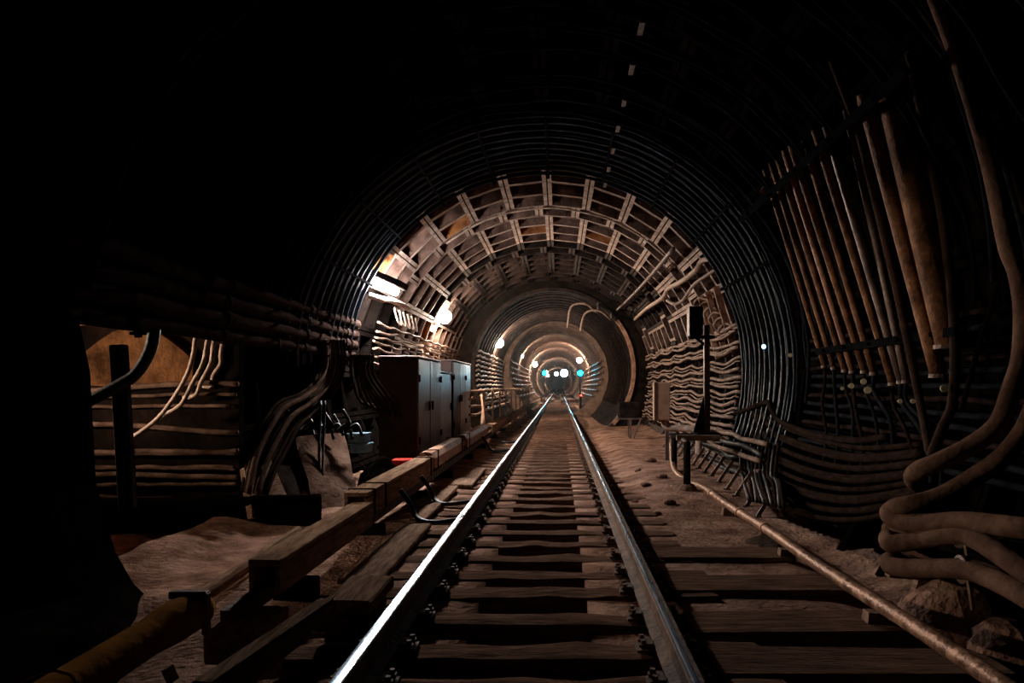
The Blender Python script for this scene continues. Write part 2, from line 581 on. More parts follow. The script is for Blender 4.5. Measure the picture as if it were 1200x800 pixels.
# ------------------------------------------------------------------ track
def sleeper_mesh(seed, L=2.7):
    r = random.Random(seed)
    mb = MB()
    nx, sec = 18, [(-.125, -.17), (-.125, -.06), (-.115, -.005), (-.05, 0), (.05, 0), (.115, -.005), (.125, -.06), (.125, -.17)]
    v, f = [], []
    k = len(sec)
    for i in range(nx + 1):
        x = -L / 2 + L * i / nx
        chew = .03 * abs(noise.noise(Vector((x * 2, seed * 3.3, 0))))
        for j, (y, z) in enumerate(sec):
            nv = noise.noise_vector(Vector((x * 3.5, y * 9 + seed * 5, z * 9)))
            v.append((x + (.03 * r.uniform(-1, 1) if i in (0, nx) else 0), y + nv.y * .014, z + (nv.z * .014 - chew if z > -.1 else 0)))
    for i in range(nx):
        for j in range(k - 1):
            q = i * k + j
            f.append((q, q + 1, q + k + 1, q + k))
    f.append(tuple(range(k)))
    f.append(tuple(nx * k + j for j in range(k)))
    return mb.add(v, f).mesh('railway_sleeper', 'wood')


def chair_mesh():
    mb = MB()
    mb.box((0, 0, .008), (.34, .15, .016))
    for s in (-1, 1):
        mb.box((s * .10, 0, .03), (.035, .12, .035))
        for t in (-1, 1):
            mb.tube([(s * .135, t * .045, .01), (s * .135, t * .045, .065)], .016, 6)
            mb.box((s * .135, t * .045, .035), (.045, .04, .016))
    return mb.mesh('rail_chair', 'rail_rust')


SLP = .555
slm = [sleeper_mesh(i) for i in range(7)]
chm = chair_mesh()
RLX, RRX = -.945 - .036, .575 + .036
y, i = 1.95, 0
first_seen = None
while y < 70:
    yy = y + rnd.uniform(-.03, .03)
    sl = link('railway_sleeper', slm[rnd.randrange(7)], None, (TX + rnd.uniform(-.06, .06), yy, -.20), (0, 0, rnd.uniform(-.012, .012)))
    vis = yy > 3.30
    if vis and first_seen is None:
        first_seen = i
    if vis and i - first_seen < 14:
        tag(sl, f'{ORD[i - first_seen]} worn wooden sleeper under the rails, counting from the lower picture edge', 'sleeper', 'wooden sleepers under the rails')
    elif vis:
        tag(sl, 'worn wooden sleeper in the long run of sleepers further down the track', 'sleeper', 'sleepers further down the track')
    else:
        tag(sl, 'worn wooden sleeper under the rails below the lower picture edge', 'sleeper', 'sleepers below the picture edge')
    if 2.5 < yy < 26:
        for x in (RLX, RRX):
            link('rail_chair', chm, sl, (x - sl.location.x, 0, 0))
    if y < 2.6 and False:
        bpy.data.objects.remove(sl)
    y += SLP
    i += 1


def rail(x, label, hw, hx):
    y0, y1 = .6, 298
    prof = [(-.07, -.18), (.07, -.18), (.07, -.168), (.014, -.150), (.009, -.06), (.034, -.045), (.037, -.012), (.030, -.001), (-.030, -.001), (-.037, -.012), (-.034, -.045), (-.009, -.06), (-.014, -.150), (-.07, -.168)]
    head = [(hx - hw, -.010), (hx + hw, -.010), (hx + hw, .0), (hx + hw * .4, .002), (hx - hw * .4, .002), (hx - hw, .0)]
    root = empty('rail', (x, y0, -.2), label, 'rail')

    def ext(pr):
        ys = [y0, 4, 8, 14, 24, 40, 70, y1]
        k = len(pr)
        v = [(x + a, yy, b) for yy in ys for a, b in pr]
        f = [(q * k + j, q * k + (j + 1) % k, (q + 1) * k + (j + 1) % k, (q + 1) * k + j) for q in range(len(ys) - 1) for j in range(k)]
        f += [tuple(range(k)), tuple((len(ys) - 1) * k + j for j in range(k))]
        return MB().add(v, f)
    part('rail_web', ext(prof), 'rail_rust', root, 'rusty web and foot of the rail')
    part('rail_head', ext(head), 'steel', root, 'running surface worn bright and shiny')
    return root


rail(RLX, 'bright left running rail, white and blue along its worn top', .024, 0)
rail(RRX, 'right running rail with a thin bright line along its worn top', .016, -.008)

# ------------------------------------------------------------------ third rail and its covers on the left
TRX = -1.90


def cover(y0, y1, ztop, wd, ht, m, label, straps=(), xo=0, round_top=False, yaw=0):
    root = empty('third_rail_cover', (TRX + xo, (y0 + y1) / 2, ztop - ht), label, 'rail cover', 'covers over the third rail')
    mb = MB()
    x = TRX + xo
    if round_top:
        sec = [(-wd / 2, 0), (-wd / 2, ht * .6), (-wd * .3, ht * .93), (0, ht), (wd * .3, ht * .93), (wd / 2, ht * .6), (wd / 2, 0), (wd / 2 - .025, 0), (wd / 2 - .03, ht * .55), (0, ht * .85), (-wd / 2 + .03, ht * .55), (-wd / 2 + .025, 0)]
        k = len(sec)
        v = [(x + a, yy, ztop - ht + b) for yy in (y0, (y0 + y1) / 2, y1) for a, b in sec]
        f = [(q * k + j, q * k + (j + 1) % k, (q + 1) * k + (j + 1) % k, (q + 1) * k + j) for q in range(2) for j in range(k)]
        f += [(0, 1, 10, 11), (1, 2, 9, 10), (2, 3, 9), (3, 4, 9), (4, 5, 8, 9), (5, 6, 7, 8)]
        part('cover_shell', mb.add(v, f), m, root)
    else:
        part('top_board', MB().box((x, (y0 + y1) / 2, ztop - .02), (wd, y1 - y0, .04)), m, root, bev=.006, jit=.006)
        part('side_board', MB().box((x + wd / 2 - .02, (y0 + y1) / 2, ztop - ht / 2 - .022), (.036, y1 - y0 - .01, ht - .046)), m, root, bev=.005, jit=.006)
        part('side_board', MB().box((x - wd / 2 + .02, (y0 + y1) / 2, ztop - ht / 2 - .022), (.036, y1 - y0 - .01, ht - .046)), m, root, bev=.005, jit=.006)
    for s in straps:
        b = MB()
        b.box((x, s, ztop + .006), (wd + .03, .035, .012))
        b.box((x + wd / 2 + .008, s, ztop - ht / 2), (.014, .035, ht))
        b.box((x - wd / 2 - .008, s, ztop - ht / 2), (.014, .035, ht))
        part('strap', b, 'metal_dark', root, 'dark iron strap')
    return root


cover(4.50, 6.75, .22, .20, .22, 'cover', 'near wooden cover box on the third rail with open dark end', (), .07)
cover(6.78, 10.3, .30, .23, .24, 'cover', 'long wooden cover box with dark straps, its top catching blue light', (7.0, 7.45, 10.1), .0)
cover(10.34, 13.4, .36, .26, .24, 'rust_pale', 'round-topped pale cover section in front of the large cabinet', (10.6, 13.2), .0, True)
cover(13.9, 18.0, .36, .25, .24, 'rust_pale', 'round-topped pale cover section beside the far cabinet', (14.2,), .02, True)
cover(18.4, 24.0, .30, .24, .20, 'cover', 'cover section under the slender walkway posts', (), .1)
cover(24.3, 36, .28, .24, .20, 'cover', 'far cover section running on into the narrower tunnel', (), .2)
cover(36.3, 60, .26, .24, .20, 'cover', 'most distant cover section by the far lamps', (), .3)
mb = MB()
mb.bar((TRX + .02, 4.1, -.02), (TRX + .02, 62, -.02), .07, .10)
thing('third_rail', mb, 'rail_rust', 'dark third rail hidden under the row of covers', 'rail')
for k, yy in enumerate((5.2, 7.2, 9.5, 11.8, 14.6, 17.2, 20.5, 23.5)):
    b = MB()
    b.box((TRX + .02, yy, -.17), (.30, .12, .2))
    b.box((TRX - .12, yy, -.03), (.05, .10, .2))
    thing('rail_bracket', b, 'metal_dark', f'{ORD[k]} iron bracket carrying the third rail, counting from the camera', 'bracket', 'third rail brackets', bev=.01)
# ochre tube in the left foreground and its wooden blocks
tp = smooth_path([Vector((-1.99, 2.2, .06)), Vector((-1.98, 2.7, .08)), Vector((-1.97, 3.2, .09)), Vector((-1.96, 3.6, .10)), Vector((-1.95, 3.92, .10))], 5)
root = empty('ochre_tube', tp[2] - Vector((0, 0, .1)), 'ochre tube lying in the lower left corner with a swollen far end', 'pipe')
part('tube_body', MB().tube(tp, .10, 16, rf=lambda t: .90 + .16 * sstep(t, .66, .8) - .1 * sstep(t, .93, 1)), 'tube_brown', root, smooth=True)
part('wire_tie', MB().tube([tp[6] + Vector((.115 * cos(a), 0.03 * sin(a * 2), .115 * sin(a))) for a in [2 * pi * q / 14 for q in range(15)]], .006, 5), 'cable_pale', root, 'thin pale wire tied round the tube')
part('end_clamp', MB().box(tp[-2] + Vector((.0, -.05, .10)), (.20, .05, .04)).box(tp[-2] + Vector((.09, -.05, .0)), (.03, .05, .22)), 'metal_brown', root, 'iron clamp at the tube end', bev=.006)
mb = MB().box((-1.80, 4.20, -.13), (.30, .46, .20))
thing('timber_block', mb, 'board', 'dark wooden block between ochre tube and near cover box', 'block', bev=.012, jit=.012)
mb = MB().box((-1.30, 4.75, -.06), (.30, .62, .09))
thing('timber_block', mb, 'board', 'upper flat wooden block beside the left rail', 'block', 'stacked blocks by the left rail', bev=.012, jit=.01)
mb = MB().box((-1.30, 4.66, -.19), (.26, .5, .17))
thing('timber_block', mb, 'wood', 'lower wooden block under the flat block beside the left rail', 'block', 'stacked blocks by the left rail', bev=.012, jit=.012)
mb = MB().bar(P(385, 708, 4.35), P(236, 815, 3.25), .13, .10)
thing('timber_beam', mb, 'board', 'longer loose beam slanting from the block to the lower left edge', 'beam', bev=.02, jit=.02)
mb = MB().bar(P(350, 742, 4.05), P(262, 812, 3.35), .10, .08)
thing('timber_beam', mb, 'board', 'shorter loose beam lying right of the longer slanting beam', 'beam', bev=.02, jit=.02)
mb = MB().bar(P(350, 622, 7.0), P(232, 702, 4.9), .09, .09)
thing('timber_beam', mb, 'board', 'rough pole lying along the left side of the cover box', 'beam', bev=.02, jit=.03)
thing('splinter', MB().bar(P(203, 798, 3.2), P(196, 782, 3.2), .05, .03), 'board', 'short upright wood splinter at the lower left', 'wood')
# sloping boards left of the rails
for k, (x, y, l, z) in enumerate(((-1.52, 6.6, 2.2, -.185), (-1.62, 9.2, 2.6, -.17), (-1.45, 11.8, 2.2, -.18))):
    mb = MB().box((x, y, z), (.34, l, .05))
    thing('floor_board', mb, 'board', f'{ORD[k]} dusty board lying between the third rail and left rail, from the camera', 'board', 'boards between third rail and left rail', bev=.01, jit=.015)
# black hoses arching out of the third rail
for k, (y, dx) in enumerate(((8.0, .55), (9.2, .5), (16.5, .5), (19.0, .55))):
    p = [(TRX + .15, y, .15), (TRX + .26, y, .0), (TRX + .35, y - .1, -.13), (TRX + dx, y - .25, -.16), (TRX + dx + .3, y - .1, -.15)]
    cable(p, .028, 'cable_dark', f'{ORD[k]} black jumper cable looping from the third rail to the left rail, from the camera', 'jumper cables at the third rail')

# ------------------------------------------------------------------ cabinets
def cabinet(x, y0, y1, z0, z1, dep, doors, label, m='cabinet', plinth=.28, side='cabinet_dark'):
    root = empty('cabinet', (x - dep / 2, (y0 + y1) / 2, z0), label, 'cabinet')
    part('body', MB().box((x - dep / 2, (y0 + y1) / 2, (z0 + z1) / 2), (dep, y1 - y0, z1 - z0)), side, root, 'dark brown steel body', bev=.012)
    part('roof_plate', MB().box((x - dep / 2 + .02, (y0 + y1) / 2, z1 + .015), (dep + .06, y1 - y0 + .04, .03)), m, root, bev=.008)
    part('plinth', MB().box((x + .006, (y0 + y1) / 2, z0 + plinth / 2), (.02, y1 - y0 - .02, plinth - .02)), 'box_pale' if m == 'cabinet' else m, root, bev=.005)
    n = len(doors)
    ya = y0
    for k, (fr, dm) in enumerate(doors):
        yb = ya + (y1 - y0) * fr
        d = part('door', MB().box((x + .018, (ya + yb) / 2, (z0 + plinth + z1) / 2), (.036, yb - ya - .05, z1 - z0 - plinth - .04)), dm, root, bev=.008)
        hy = yb - .16 if k % 2 == 0 else ya + .16
        part('handle', MB().bar((x + .055, hy, z0 + (z1 - z0) * .55), (x + .055, hy, z0 + (z1 - z0) * .55 + .16), .03, .03).box((x + .045, hy, z0 + (z1 - z0) * .55 + .08), (.03, .05, .05)), 'metal_dark', d)
        for hz in (.2, .8):
            part('hinge', MB().tube([(x + .045, ya + .05 if k % 2 == 0 else yb - .05, z0 + plinth + (z1 - z0 - plinth) * hz - .06), (x + .045, ya + .05 if k % 2 == 0 else yb - .05, z0 + plinth + (z1 - z0 - plinth) * hz + .06)], .018, 6), 'metal_dark', d)
        ya = yb
    return root


cabinet(-2.36, 12.0, 14.30, -.24, E + .47, .62, ((.48, 'cabinet'), (.52, 'cabinet')), 'large brown double-door steel cabinet nearest the camera on the left')
cabinet(-2.42, 14.45, 16.10, -.22, E + .27, .55, ((1.0, 'cabinet_blue'),), 'narrow cabinet with its reflection painted grey-blue, standing between the two brown cabinets', 'cabinet')
cabinet(-2.40, 16.25, 19.4, -.22, E + .56, .60, ((.36, 'cabinet_dark'), (.32, 'cabinet'), (.32, 'cabinet_blue')), 'farthest of the three left cabinets, its end door coloured for a teal glint')
thing('red_box', MB().box((-2.28, 11.35, -.03), (.62, .28, .38)), 'red', 'small red box on the ground below the large cabinet', 'box', bev=.012)
for k, (px, py, lb) in enumerate(((421, 513, 'upper small blue crate left of the large cabinet'), (423, 525, 'lower small blue crate left of the large cabinet'))):
    root = empty('crate', P(px, py, 10.8) - Vector((0, 0, .07)), lb, 'crate', 'small blue crates')
    c = P(px, py, 10.8)
    part('crate_body', MB().box(c, (.26, .30, .12)), 'crate_blue', root, bev=.012)
    part('crate_lid', MB().box(c + Vector((0, 0, .068)), (.29, .33, .022)), 'crate_blue', root, bev=.006)
thing('rubble_mound', MB().ball((-2.68, 10.85, -.25), .36, 14, 9, (.8, 1.2, 1.3)), 'iron_dark', 'dark heap of spoil the blue crates rest on', 'mound', jit=.15)

# ------------------------------------------------------------------ left wall: pipes, cables, slabs
for k, (sl, r, lb) in enumerate(((.315, .075, 'uppermost'), (.262, .075, 'second highest'), (.215, .085, 'second lowest'), (.172, .07, 'lowest'))):
    z = 1.05 - .175 * k
    x = CX - sqrt((RB - .13) ** 2 - (E + z - CZ) ** 2)
    pts = [(x + .02 * noise.noise(Vector((yy, k, 0))), yy, E + z + .03 * noise.noise(Vector((yy * .8, k, 5)))) for yy in [4.6 + .6 * q for q in range(14)]]
    root = empty('wall_pipe', (x, 8.5, E + z), f'{lb} of four thick dusty pipes along the left wall', 'pipe', 'thick pipes on the left wall')
    part('pipe_body', MB().tube(pts, r, 12), 'pipe_shaded', root, smooth=True)
    for q in (5, 9, 12):
        part('coupling', MB().tube([Vector(pts[q]) - Vector((0, .06, 0)), Vector(pts[q]) + Vector((0, .06, 0))], r * 1.22, 12), 'metal_dark', root)
for k, yy in enumerate((6.0, 9.0, 10.6, 12.1)):
    b = MB()
    x = CX - 3.34
    b.bar((x + .08, yy, E + .40), (x + .05, yy, E + 1.2), .05, .03, (0, 1, 0))
    for q in range(4):
        b.box((x + .12, yy, E + 1.05 - .175 * q - .09), (.20, .05, .025))
    thing('pipe_bracket', b, 'metal_dark', f'{ORD[k]} upright bracket holding the left wall pipes, from the camera', 'bracket', 'brackets of the left wall pipes')
# wavy cables above the cabinets
for k in range(7):
    z = .46 + .115 * k
    x = CX - sqrt((RB - .16) ** 2 - (E + z - CZ) ** 2) + .10
    pts = []
    for q in range(36):
        yy = 13.2 + q * .32
        pts.append((x + .03 * noise.noise(Vector((yy, k, 9))), yy, E + z - .035 * abs(sin(yy * 2.4 + k)) + .05 * noise.noise(Vector((yy * .7, k, 2)))))
    cable(pts, .026, 'cable_brown', f'{ORD[k]} wavy cable from below on the left wall above the cabinets', 'cables above the cabinets', sm=2, n=6)
# small hanging loops by the first lamp
for k in range(5):
    c = P(452 + 9 * k, 372, 14.0)
    x0 = -3.0
    pts = [(x0, 13.2 + .38 * k, c.z + .10), (x0 + .05, 13.25 + .38 * k, c.z - .12), (x0 + .08, 13.4 + .38 * k, c.z - .2), (x0 + .05, 13.55 + .38 * k, c.z - .12), (x0, 13.62 + .38 * k, c.z + .1)]
    cable(pts, .017, 'cable_pale', f'{ORD[k]} thin pale cable loop from the left below the glaring floodlight', 'cable loops below the tube light', n=6)
# bunch that comes down from the pipes and swings left
for k in range(9):
    o = k * 3.6
    d, f1 = 11.4 - .12 * k, .08 + .07 * (k % 3)
    pts = [PL(374 + o, 398, d, f1), PL(375 + o, 425, d, f1), PL(368 + o, 447 + .4 * k, d, f1), PL(352 + o * .9, 461 + o * .45, d, f1), PL(326 + o * .9, 472 + o * .9, d - .5, f1),
           PL(306 + o * 1.1, 500 + o * .8, d - 1.2, f1), PL(292 + o * 1.1, 532 + o * .6, d - 1.9, f1), PL(284 + o, 575 + o * .1, d - 2.3, f1)]
    cable(pts, .034 if k in (2, 5) else .022, 'cable_mid' if k in (2, 5) else 'cable_dim', f'{ORD[k]} cable from the left in the bunch descending below the wall pipes', 'bunch descending below the wall pipes')
# row of near-vertical cables at the bunch's right and tangle on the slab
for k in range(8):
    x0 = 412 + 3.6 * k
    pts = [PL(x0, 415, 11.6), PL(x0 + 2 * sin(k), 440, 11.6), PL(x0 + 10 + 3 * k, 470 + 2 * k, 11.9), PL(x0 + 28, 474 + 4 * k, 12.3)]
    cable(pts, .026, 'cable_dim', f'{ORD[k]} thin cable from the left curving from the wall pipes towards the large cabinet', 'thin cables beside the large cabinet', n=6)
for k in range(7):
    x0 = 336 + 11 * k
    pts = [PL(x0, 480 + 3 * (k % 3), 10.2), PL(x0 + 8, 496 + 5 * (k % 2), 10.1), PL(x0 + 4, 505, 10.0), PL(x0 + 16, 497, 10.1), PL(x0 + 22, 510 + 4 * (k % 2), 10.0)]
    cable(pts, .024, 'cable_dark', f'{ORD[k]} thin black cable from the left in the tangle over the stained slab', 'tangle over the stained slab', n=6)
cable([P(376, 470, 10.0), P(374, 520, 9.6), P(373, 560, 9.2), P(366, 578, 9.0), P(360, 570, 9.0)], .02, 'cable_dark', 'left thin black cable hanging down over the stained slab', n=6)
cable([P(381, 470, 10.0), P(379, 520, 9.6), P(378, 562, 9.2), P(372, 584, 9.0)], .018, 'cable_dark', 'right thin black cable hanging down over the stained slab', n=6)


def slab(pts4, th, m, label, name='stone_slab'):
    a, b, c, d = [Vector(p) for p in pts4]
    n = (b - a).cross(d - a).normalized()
    if n.y > 0:
        n = -n
    K = 7
    v = []
    for s in (0, -th):
        for i in range(K + 1):
            for j in range(K + 1):
                p = (a * (1 - i / K) + b * i / K) * (1 - j / K) + (d * (1 - i / K) + c * i / K) * j / K
                v.append(p + n * s)
    f = []
    N = (K + 1) ** 2
    q = lambda i, j, s: s * N + i * (K + 1) + j
    for i in range(K):
        for j in range(K):
            f += [(q(i, j, 0), q(i + 1, j, 0), q(i + 1, j + 1, 0), q(i, j + 1, 0)), (q(i, j, 1), q(i, j + 1, 1), q(i + 1, j + 1, 1), q(i + 1, j, 1))]
        f += [(q(i, 0, 0), q(i, 0, 1), q(i + 1, 0, 1), q(i + 1, 0, 0)), (q(i, K, 0), q(i + 1, K, 0), q(i + 1, K, 1), q(i, K, 1)),
              (q(0, i, 0), q(0, i + 1, 0), q(0, i + 1, 1), q(0, i, 1)), (q(K, i, 0), q(K, i, 1), q(K, i + 1, 1), q(K, i + 1, 0))]
    return thing(name, MB().add(v, f), m, label, 'slab' if name == 'stone_slab' else 'plank', jit=.03)


slab((PL(372, 604, 8.6), PL(424, 596, 8.9), PL(404, 508, 10.6), PL(345, 512, 10.3)), .12, 'slab', 'large stained slab leaning on the left wall beside the blue crates')
slab((PL(330, 612, 8.3), PL(362, 605, 8.4), PL(340, 545, 9.3), PL(312, 548, 9.2)), .10, 'metal_dark', 'dark ribbed plate leaning between the slab and the brown planks')
slab((PL(298, 606, 8.3), PL(317, 606, 8.3), PL(300, 545, 9.2), PL(286, 548, 9.1)), .06, 'board', 'left of two brown planks leaning below the cable bunch', 'leaning_plank')
slab((PL(322, 604, 8.3), PL(346, 602, 8.3), PL(318, 538, 9.2), PL(304, 541, 9.2)), .06, 'board', 'right of two brown planks leaning below the cable bunch', 'leaning_plank')

# ---- things in the passage
for k, (a, b, c) in enumerate((((230, 389), (213, 451), (150, 516)), ((243, 400), (225, 450), (190, 487)), ((250, 404), (236, 447), (215, 466)), ((259, 413), (250, 440), (238, 452)))):
    d = 7.5 + .12 * k
    m = [(b[0] + a[0]) / 2 + 4, (b[1] + a[1]) / 2]
    pts = [P(a[0] + 6, a[1] - 30, d), P(*a, d), P(*m, d), P(*b, d), P((b[0] + c[0]) / 2 + 4, (b[1] + c[1]) / 2 + 6, d), P(*c, d)]
    cable(pts, .024, 'cable_pale', f'{ORD[k]} pale cable from the left curving down into the side passage', 'pale cables curving into the passage')
for k, (x0, x1, py, bow) in enumerate(((112, 222, 458, 9), (112, 216, 466, 4), (108, 170, 478, 3), (104, 205, 497, -10), (150, 216, 531, -1), (150, 218, 549, 2), (152, 214, 555, -4), (108, 182, 568, 1), (124, 178, 582, -3), (104, 118, 530, 1), (106, 132, 547, -2))):
    d = OY1 - .07
    xe = 279 - 2 * (k % 3)
    pts = [P(96 + (xe - 96) * q / 9, py - bow * min(1, q / 6) * (1 if bow > 0 else q / 9) + 2.2 * noise.noise(Vector((q * .6, k * 1.7, 3))), d) for q in range(10)]
    cable(pts, .020 if k % 3 else .030, 'cable_rusty', f'{ORD[k]} cable counted from the top across the far side wall of the passage', 'cables across the passage wall')
mb = MB().bar(P(139, 404, 6.1), P(150, 596, 6.1), .13, .08, (0, 1, 0))
thing('steel_post', mb, 'metal_dark', 'dark upright steel post in the mouth of the side passage', 'post', bev=.01)
cable([P(104, 470, 6.0), P(138, 452, 6.0), P(160, 437, 6.0), P(176, 410, 6.0), P(181, 385, 6.0)], .05, 'cable_dark', 'thick black hose crossing behind the post in the passage mouth')
LX, LY, LZ = -6.6, OY0 + 1.25, 1.30
lamp = empty('work_floodlight', (LX, LY, -.2), 'warm work floodlight on a stand inside the left side passage', 'lamp')
part('light_panel', MB().box((LX, LY, LZ), (.02, .30, .24)), 'em_pass', lamp, 'glowing panel')
hb = MB().box((LX - .08, LY, LZ), (.12, .40, .32))
hb.box((LX + .10, LY, LZ + .15), (.26, .40, .02)).box((LX + .24, LY, LZ - .15), (.52, .40, .02))
hb.box((LX + .08, LY + .19, LZ), (.22, .02, .32)).box((LX + .08, LY - .19, LZ), (.22, .02, .32))
part('housing', hb, 'metal_dark', lamp)
part('stand', MB().bar((LX - .08, LY, -.2), (LX - .08, LY, LZ - .1), .04, .04).bar((LX - .08, LY - .3, -.18), (LX - .08, LY + .3, -.18), .05, .04).bar((LX - .4, LY, -.18), (LX + .2, LY, -.18), .05, .04), 'metal_dark', lamp)
pl = MB()
yn, yf = OY0 - .55, OY0 + .02
sec = [(1.95, -3.52), (1.4, -3.40), (.6, -3.36), (.1, -3.22), (-.25, -3.02)]
v = []
for z, x in sec:
    v += [(x, yn, z), (x, yf, z), (-3.95, yf, z), (-3.95, yn, z)]
f = []
for q in range(len(sec) - 1):
    for e in range(4):
        f.append((4 * q + e, 4 * q + (e + 1) % 4, 4 * q + 4 + (e + 1) % 4, 4 * q + 4 + e))
f += [(0, 1, 2, 3), (16, 17, 18, 19)]
thing('iron_pillar', pl.add(v, f), 'iron_dark', 'black iron pillar at the near edge of the side passage', 'pillar', bev=.02)
pm = MB()
n = 10
v = []
for y in (OY1 - .07, OY1 - .01):
    v += [(-5.2 + 1.25 * q / n, y, 1.30) for q in range(n + 1)] + [(-5.2 + 1.25 * q / n, y, 1.42 + .52 * sin(pi * (.1 + .8 * q / n))) for q in range(n + 1)]
h = 2 * (n + 1)
f = []
for q in range(n):
    f += [(q, q + 1, n + 2 + q, n + 1 + q), (h + q, h + n + 1 + q, h + n + 2 + q, h + q + 1), (n + 1 + q, n + 2 + q, h + n + 2 + q, h + n + 1 + q), (q, h + q, h + q + 1, q + 1)]
f += [(0, n + 1, h + n + 1, h), (n, h + n, h + 2 * n + 1, 2 * n + 1)]
thing('lit_wall_patch', pm.add(v, f), 'rust_dim', 'arched plate coloured as the lit orange patch on the far side wall of the passage', 'plate', jit=.02)
bb = MB()
v = []
for q in range(9):
    y = .5 + 4.75 * q / 8
    e = -2.28 - .55 * sstep(y, 3.6, 5.2) + .08 * noise.noise(Vector((y * 2, 3, 0)))
    v += [(-3.75, y, -.34), (-3.75, y, .02), (e - .25, y, -.10), (e, y, -.34)]
f = [(4 * q + a, 4 * q + (a + 1) % 4, 4 * q + 4 + (a + 1) % 4, 4 * q + 4 + a) for q in range(8) for a in range(4)] + [(0, 1, 2, 3), (32, 33, 34, 35)]
struct('trim_shade_mass', bb.add(v, f), 'iron_dark')  # black mass added to hide the floor where the corner is dark
mb = MB().bar((-4.9, 7.55, -.06), (-2.55, 7.75, -.04), .16, .36)
thing('kerb_beam', mb, 'iron_dark', 'dark low beam across the foot of the side passage', 'beam', bev=.02)

# ------------------------------------------------------------------ cables strapped round the arch
def hoop(y, a0, a1, r, rc, m, label, group, n=40, wob=.02, seed=0, cx=CX, cz=CZ, sides=6, tail=None):
    pts = []
    for q in range(n + 1):
        a = a0 + (a1 - a0) * q / n
        rr = r + wob * noise.noise(Vector((a * .11, y * 9, seed)))
        pts.append(Vector((cx + rr * cos(R_(a)), y + wob * 1.5 * noise.noise(Vector((a * .07, y * 7, seed + 4))), cz + rr * sin(R_(a)))))
    if tail:
        pts = tail + pts
    return cable(pts, rc, m, label, group, n=sides, sm=1)


for k in range(30):
    yy = 9.55 + k * .088
    hoop(yy, -20 + 6 * noise.noise(Vector((k * 1.7, 0, 0))), 166 + rnd.uniform(-2, 14), RB - .14 - .05 * (k % 3 == 1), .021, 'cable_band', 'black cable in the dense band strapped round the arch', 'dense band of cables round the arch', n=46)
for k in range(9):
    a = 25 + k * SEG * 1.25
    if a > 158:
        break
    b = MB()
    b.bar(W(a, 9.5, RB - .215), W(a, 12.2, RB - .215), .035, .012, W(a, 0, 1) - Vector((CX, 0, CZ)))
    for yy in (9.6, 10.4, 11.2, 12.1):
        b.bar(W(a, yy, RB - .23), W(a, yy, RB - .005), .05, .03, (0, 1, 0))
    thing('cable_clamp', b, 'lens_black', f'{ORD[k]} long clamp bar from the right across the dense cable band', 'clamp', 'clamp bars across the cable band')
for k, (yy, a0, a1, r) in enumerate(((3.9, 4, 80, .2), (4.35, 0, 70, .16), (4.7, 8, 176, .15), (5.2, 10, 172, .2), (5.3, 14, 172, .2), (5.9, 2, 88, .18), (6.35, 8, 171, .14), (6.45, 12, 171, .14), (7.0, 14, 171, .2), (7.08, 18, 168, .2), (7.6, 6, 168, .16), (8.2, 5, 166, .18), (8.3, 0, 166, .18), (8.38, 4, 165, .22), (8.9, -8, 165, .18), (9.0, -6, 165, .15), (9.2, -10, 165, .2))):
    hoop(yy, a0, a1, RB - r, .022, 'cable_shaded', f'{ORD[k]} single black cable round the dark near rings, counting away from the camera', 'single cables round the near rings', n=44, wob=.04, seed=k)
for k in range(9):
    yy = 5.0 + RW * k
    b = MB().bar(W(72.3, yy, RB - .02), W(72.3, yy, RB - .22), .05, .02, (0, 1, 0)).bar(W(72.3, yy - .12, RB - .22), W(72.3, yy + .12, RB - .22), .05, .02)
    thing('cable_hanger', b, 'rust' if k == 1 else 'metal_brown', f'{ORD[k]} small iron hanger in a row along the vault, from the camera', 'hanger', 'hangers along the vault')
thing('hanger_plate', MB().box(W(38, 8.4, RB - .1), (.09, .06, .24), Matrix.Rotation(R_(40), 3, 'Y')), 'box_pale', 'short pale plate on the vault right of the cable band', 'plate')
# cable that crosses the lit rings like a hoop, plus two pipes along the upper right
hoop(15.0, 40, 128, RB - .03, .02, 'cable_pale', 'thin pale cable crossing the lit vault rings', None, n=30)
x = 2.0
cable([(2.02, 12.8, E + 2.42), (2.05, 16, E + 2.46), (2.05, 20, E + 2.52), (2.0, Y1 - .1, E + 2.62)], .04, 'metal_brown', 'straight thin pipe along the upper right of the lit vault', cat='pipe', name='vault_pipe')
cable([P(832, 303, 12.6), P(822, 306, 13.0), P(815, 317, 13.3), P(798, 330, 14.6), P(783, 338, 16.2), P(776, 349, 17), P(757, 362, 20), P(744, 374, 24)], .05, 'cable_pale', 'pale sagging cable on the upper right of the lit rings')
cable([P(838, 316, 12.6), P(822, 327, 13.0), P(812, 335, 13.3), P(800, 352, 13.7), P(790, 356, 14), P(782, 352, 14.4)], .032, 'cable_pale', 'short pale cable with a hook, below the sagging one')
for k in range(6):
    a = W(14 + 2.2 * k, 12.9 + .25 * k, RB - .05)
    cable([a, a + Vector((-.12, .1, .05)), a + Vector((-.2, .22, -.05)), a + Vector((-.12, .34, -.14)), a + Vector((0, .4, -.08))], .02, 'cable_pale', f'{ORD[k]} small pale cable curl from below on the rusty rings right of the lit vault', 'cable curls on the rusty rings', n=6)
for k in range(3):
    b = MB().bar(W(5, 13.0 + .7 * k, RB - .06), W(27, 13.0 + .7 * k, RB - .06), .12, .05, (0, 1, 0))
    thing('cable_plate', b, 'rust_pale', f'{ORD[k]} rust-brown upright plate on the lit right wall, from the camera', 'plate', 'rusty plates on the lit right wall', bev=.01)

# ------------------------------------------------------------------ right wall of the lit section: racks of wavy cables
def rwx(z, off):
    return CX + sqrt((RB - off) ** 2 - (z - CZ) ** 2)


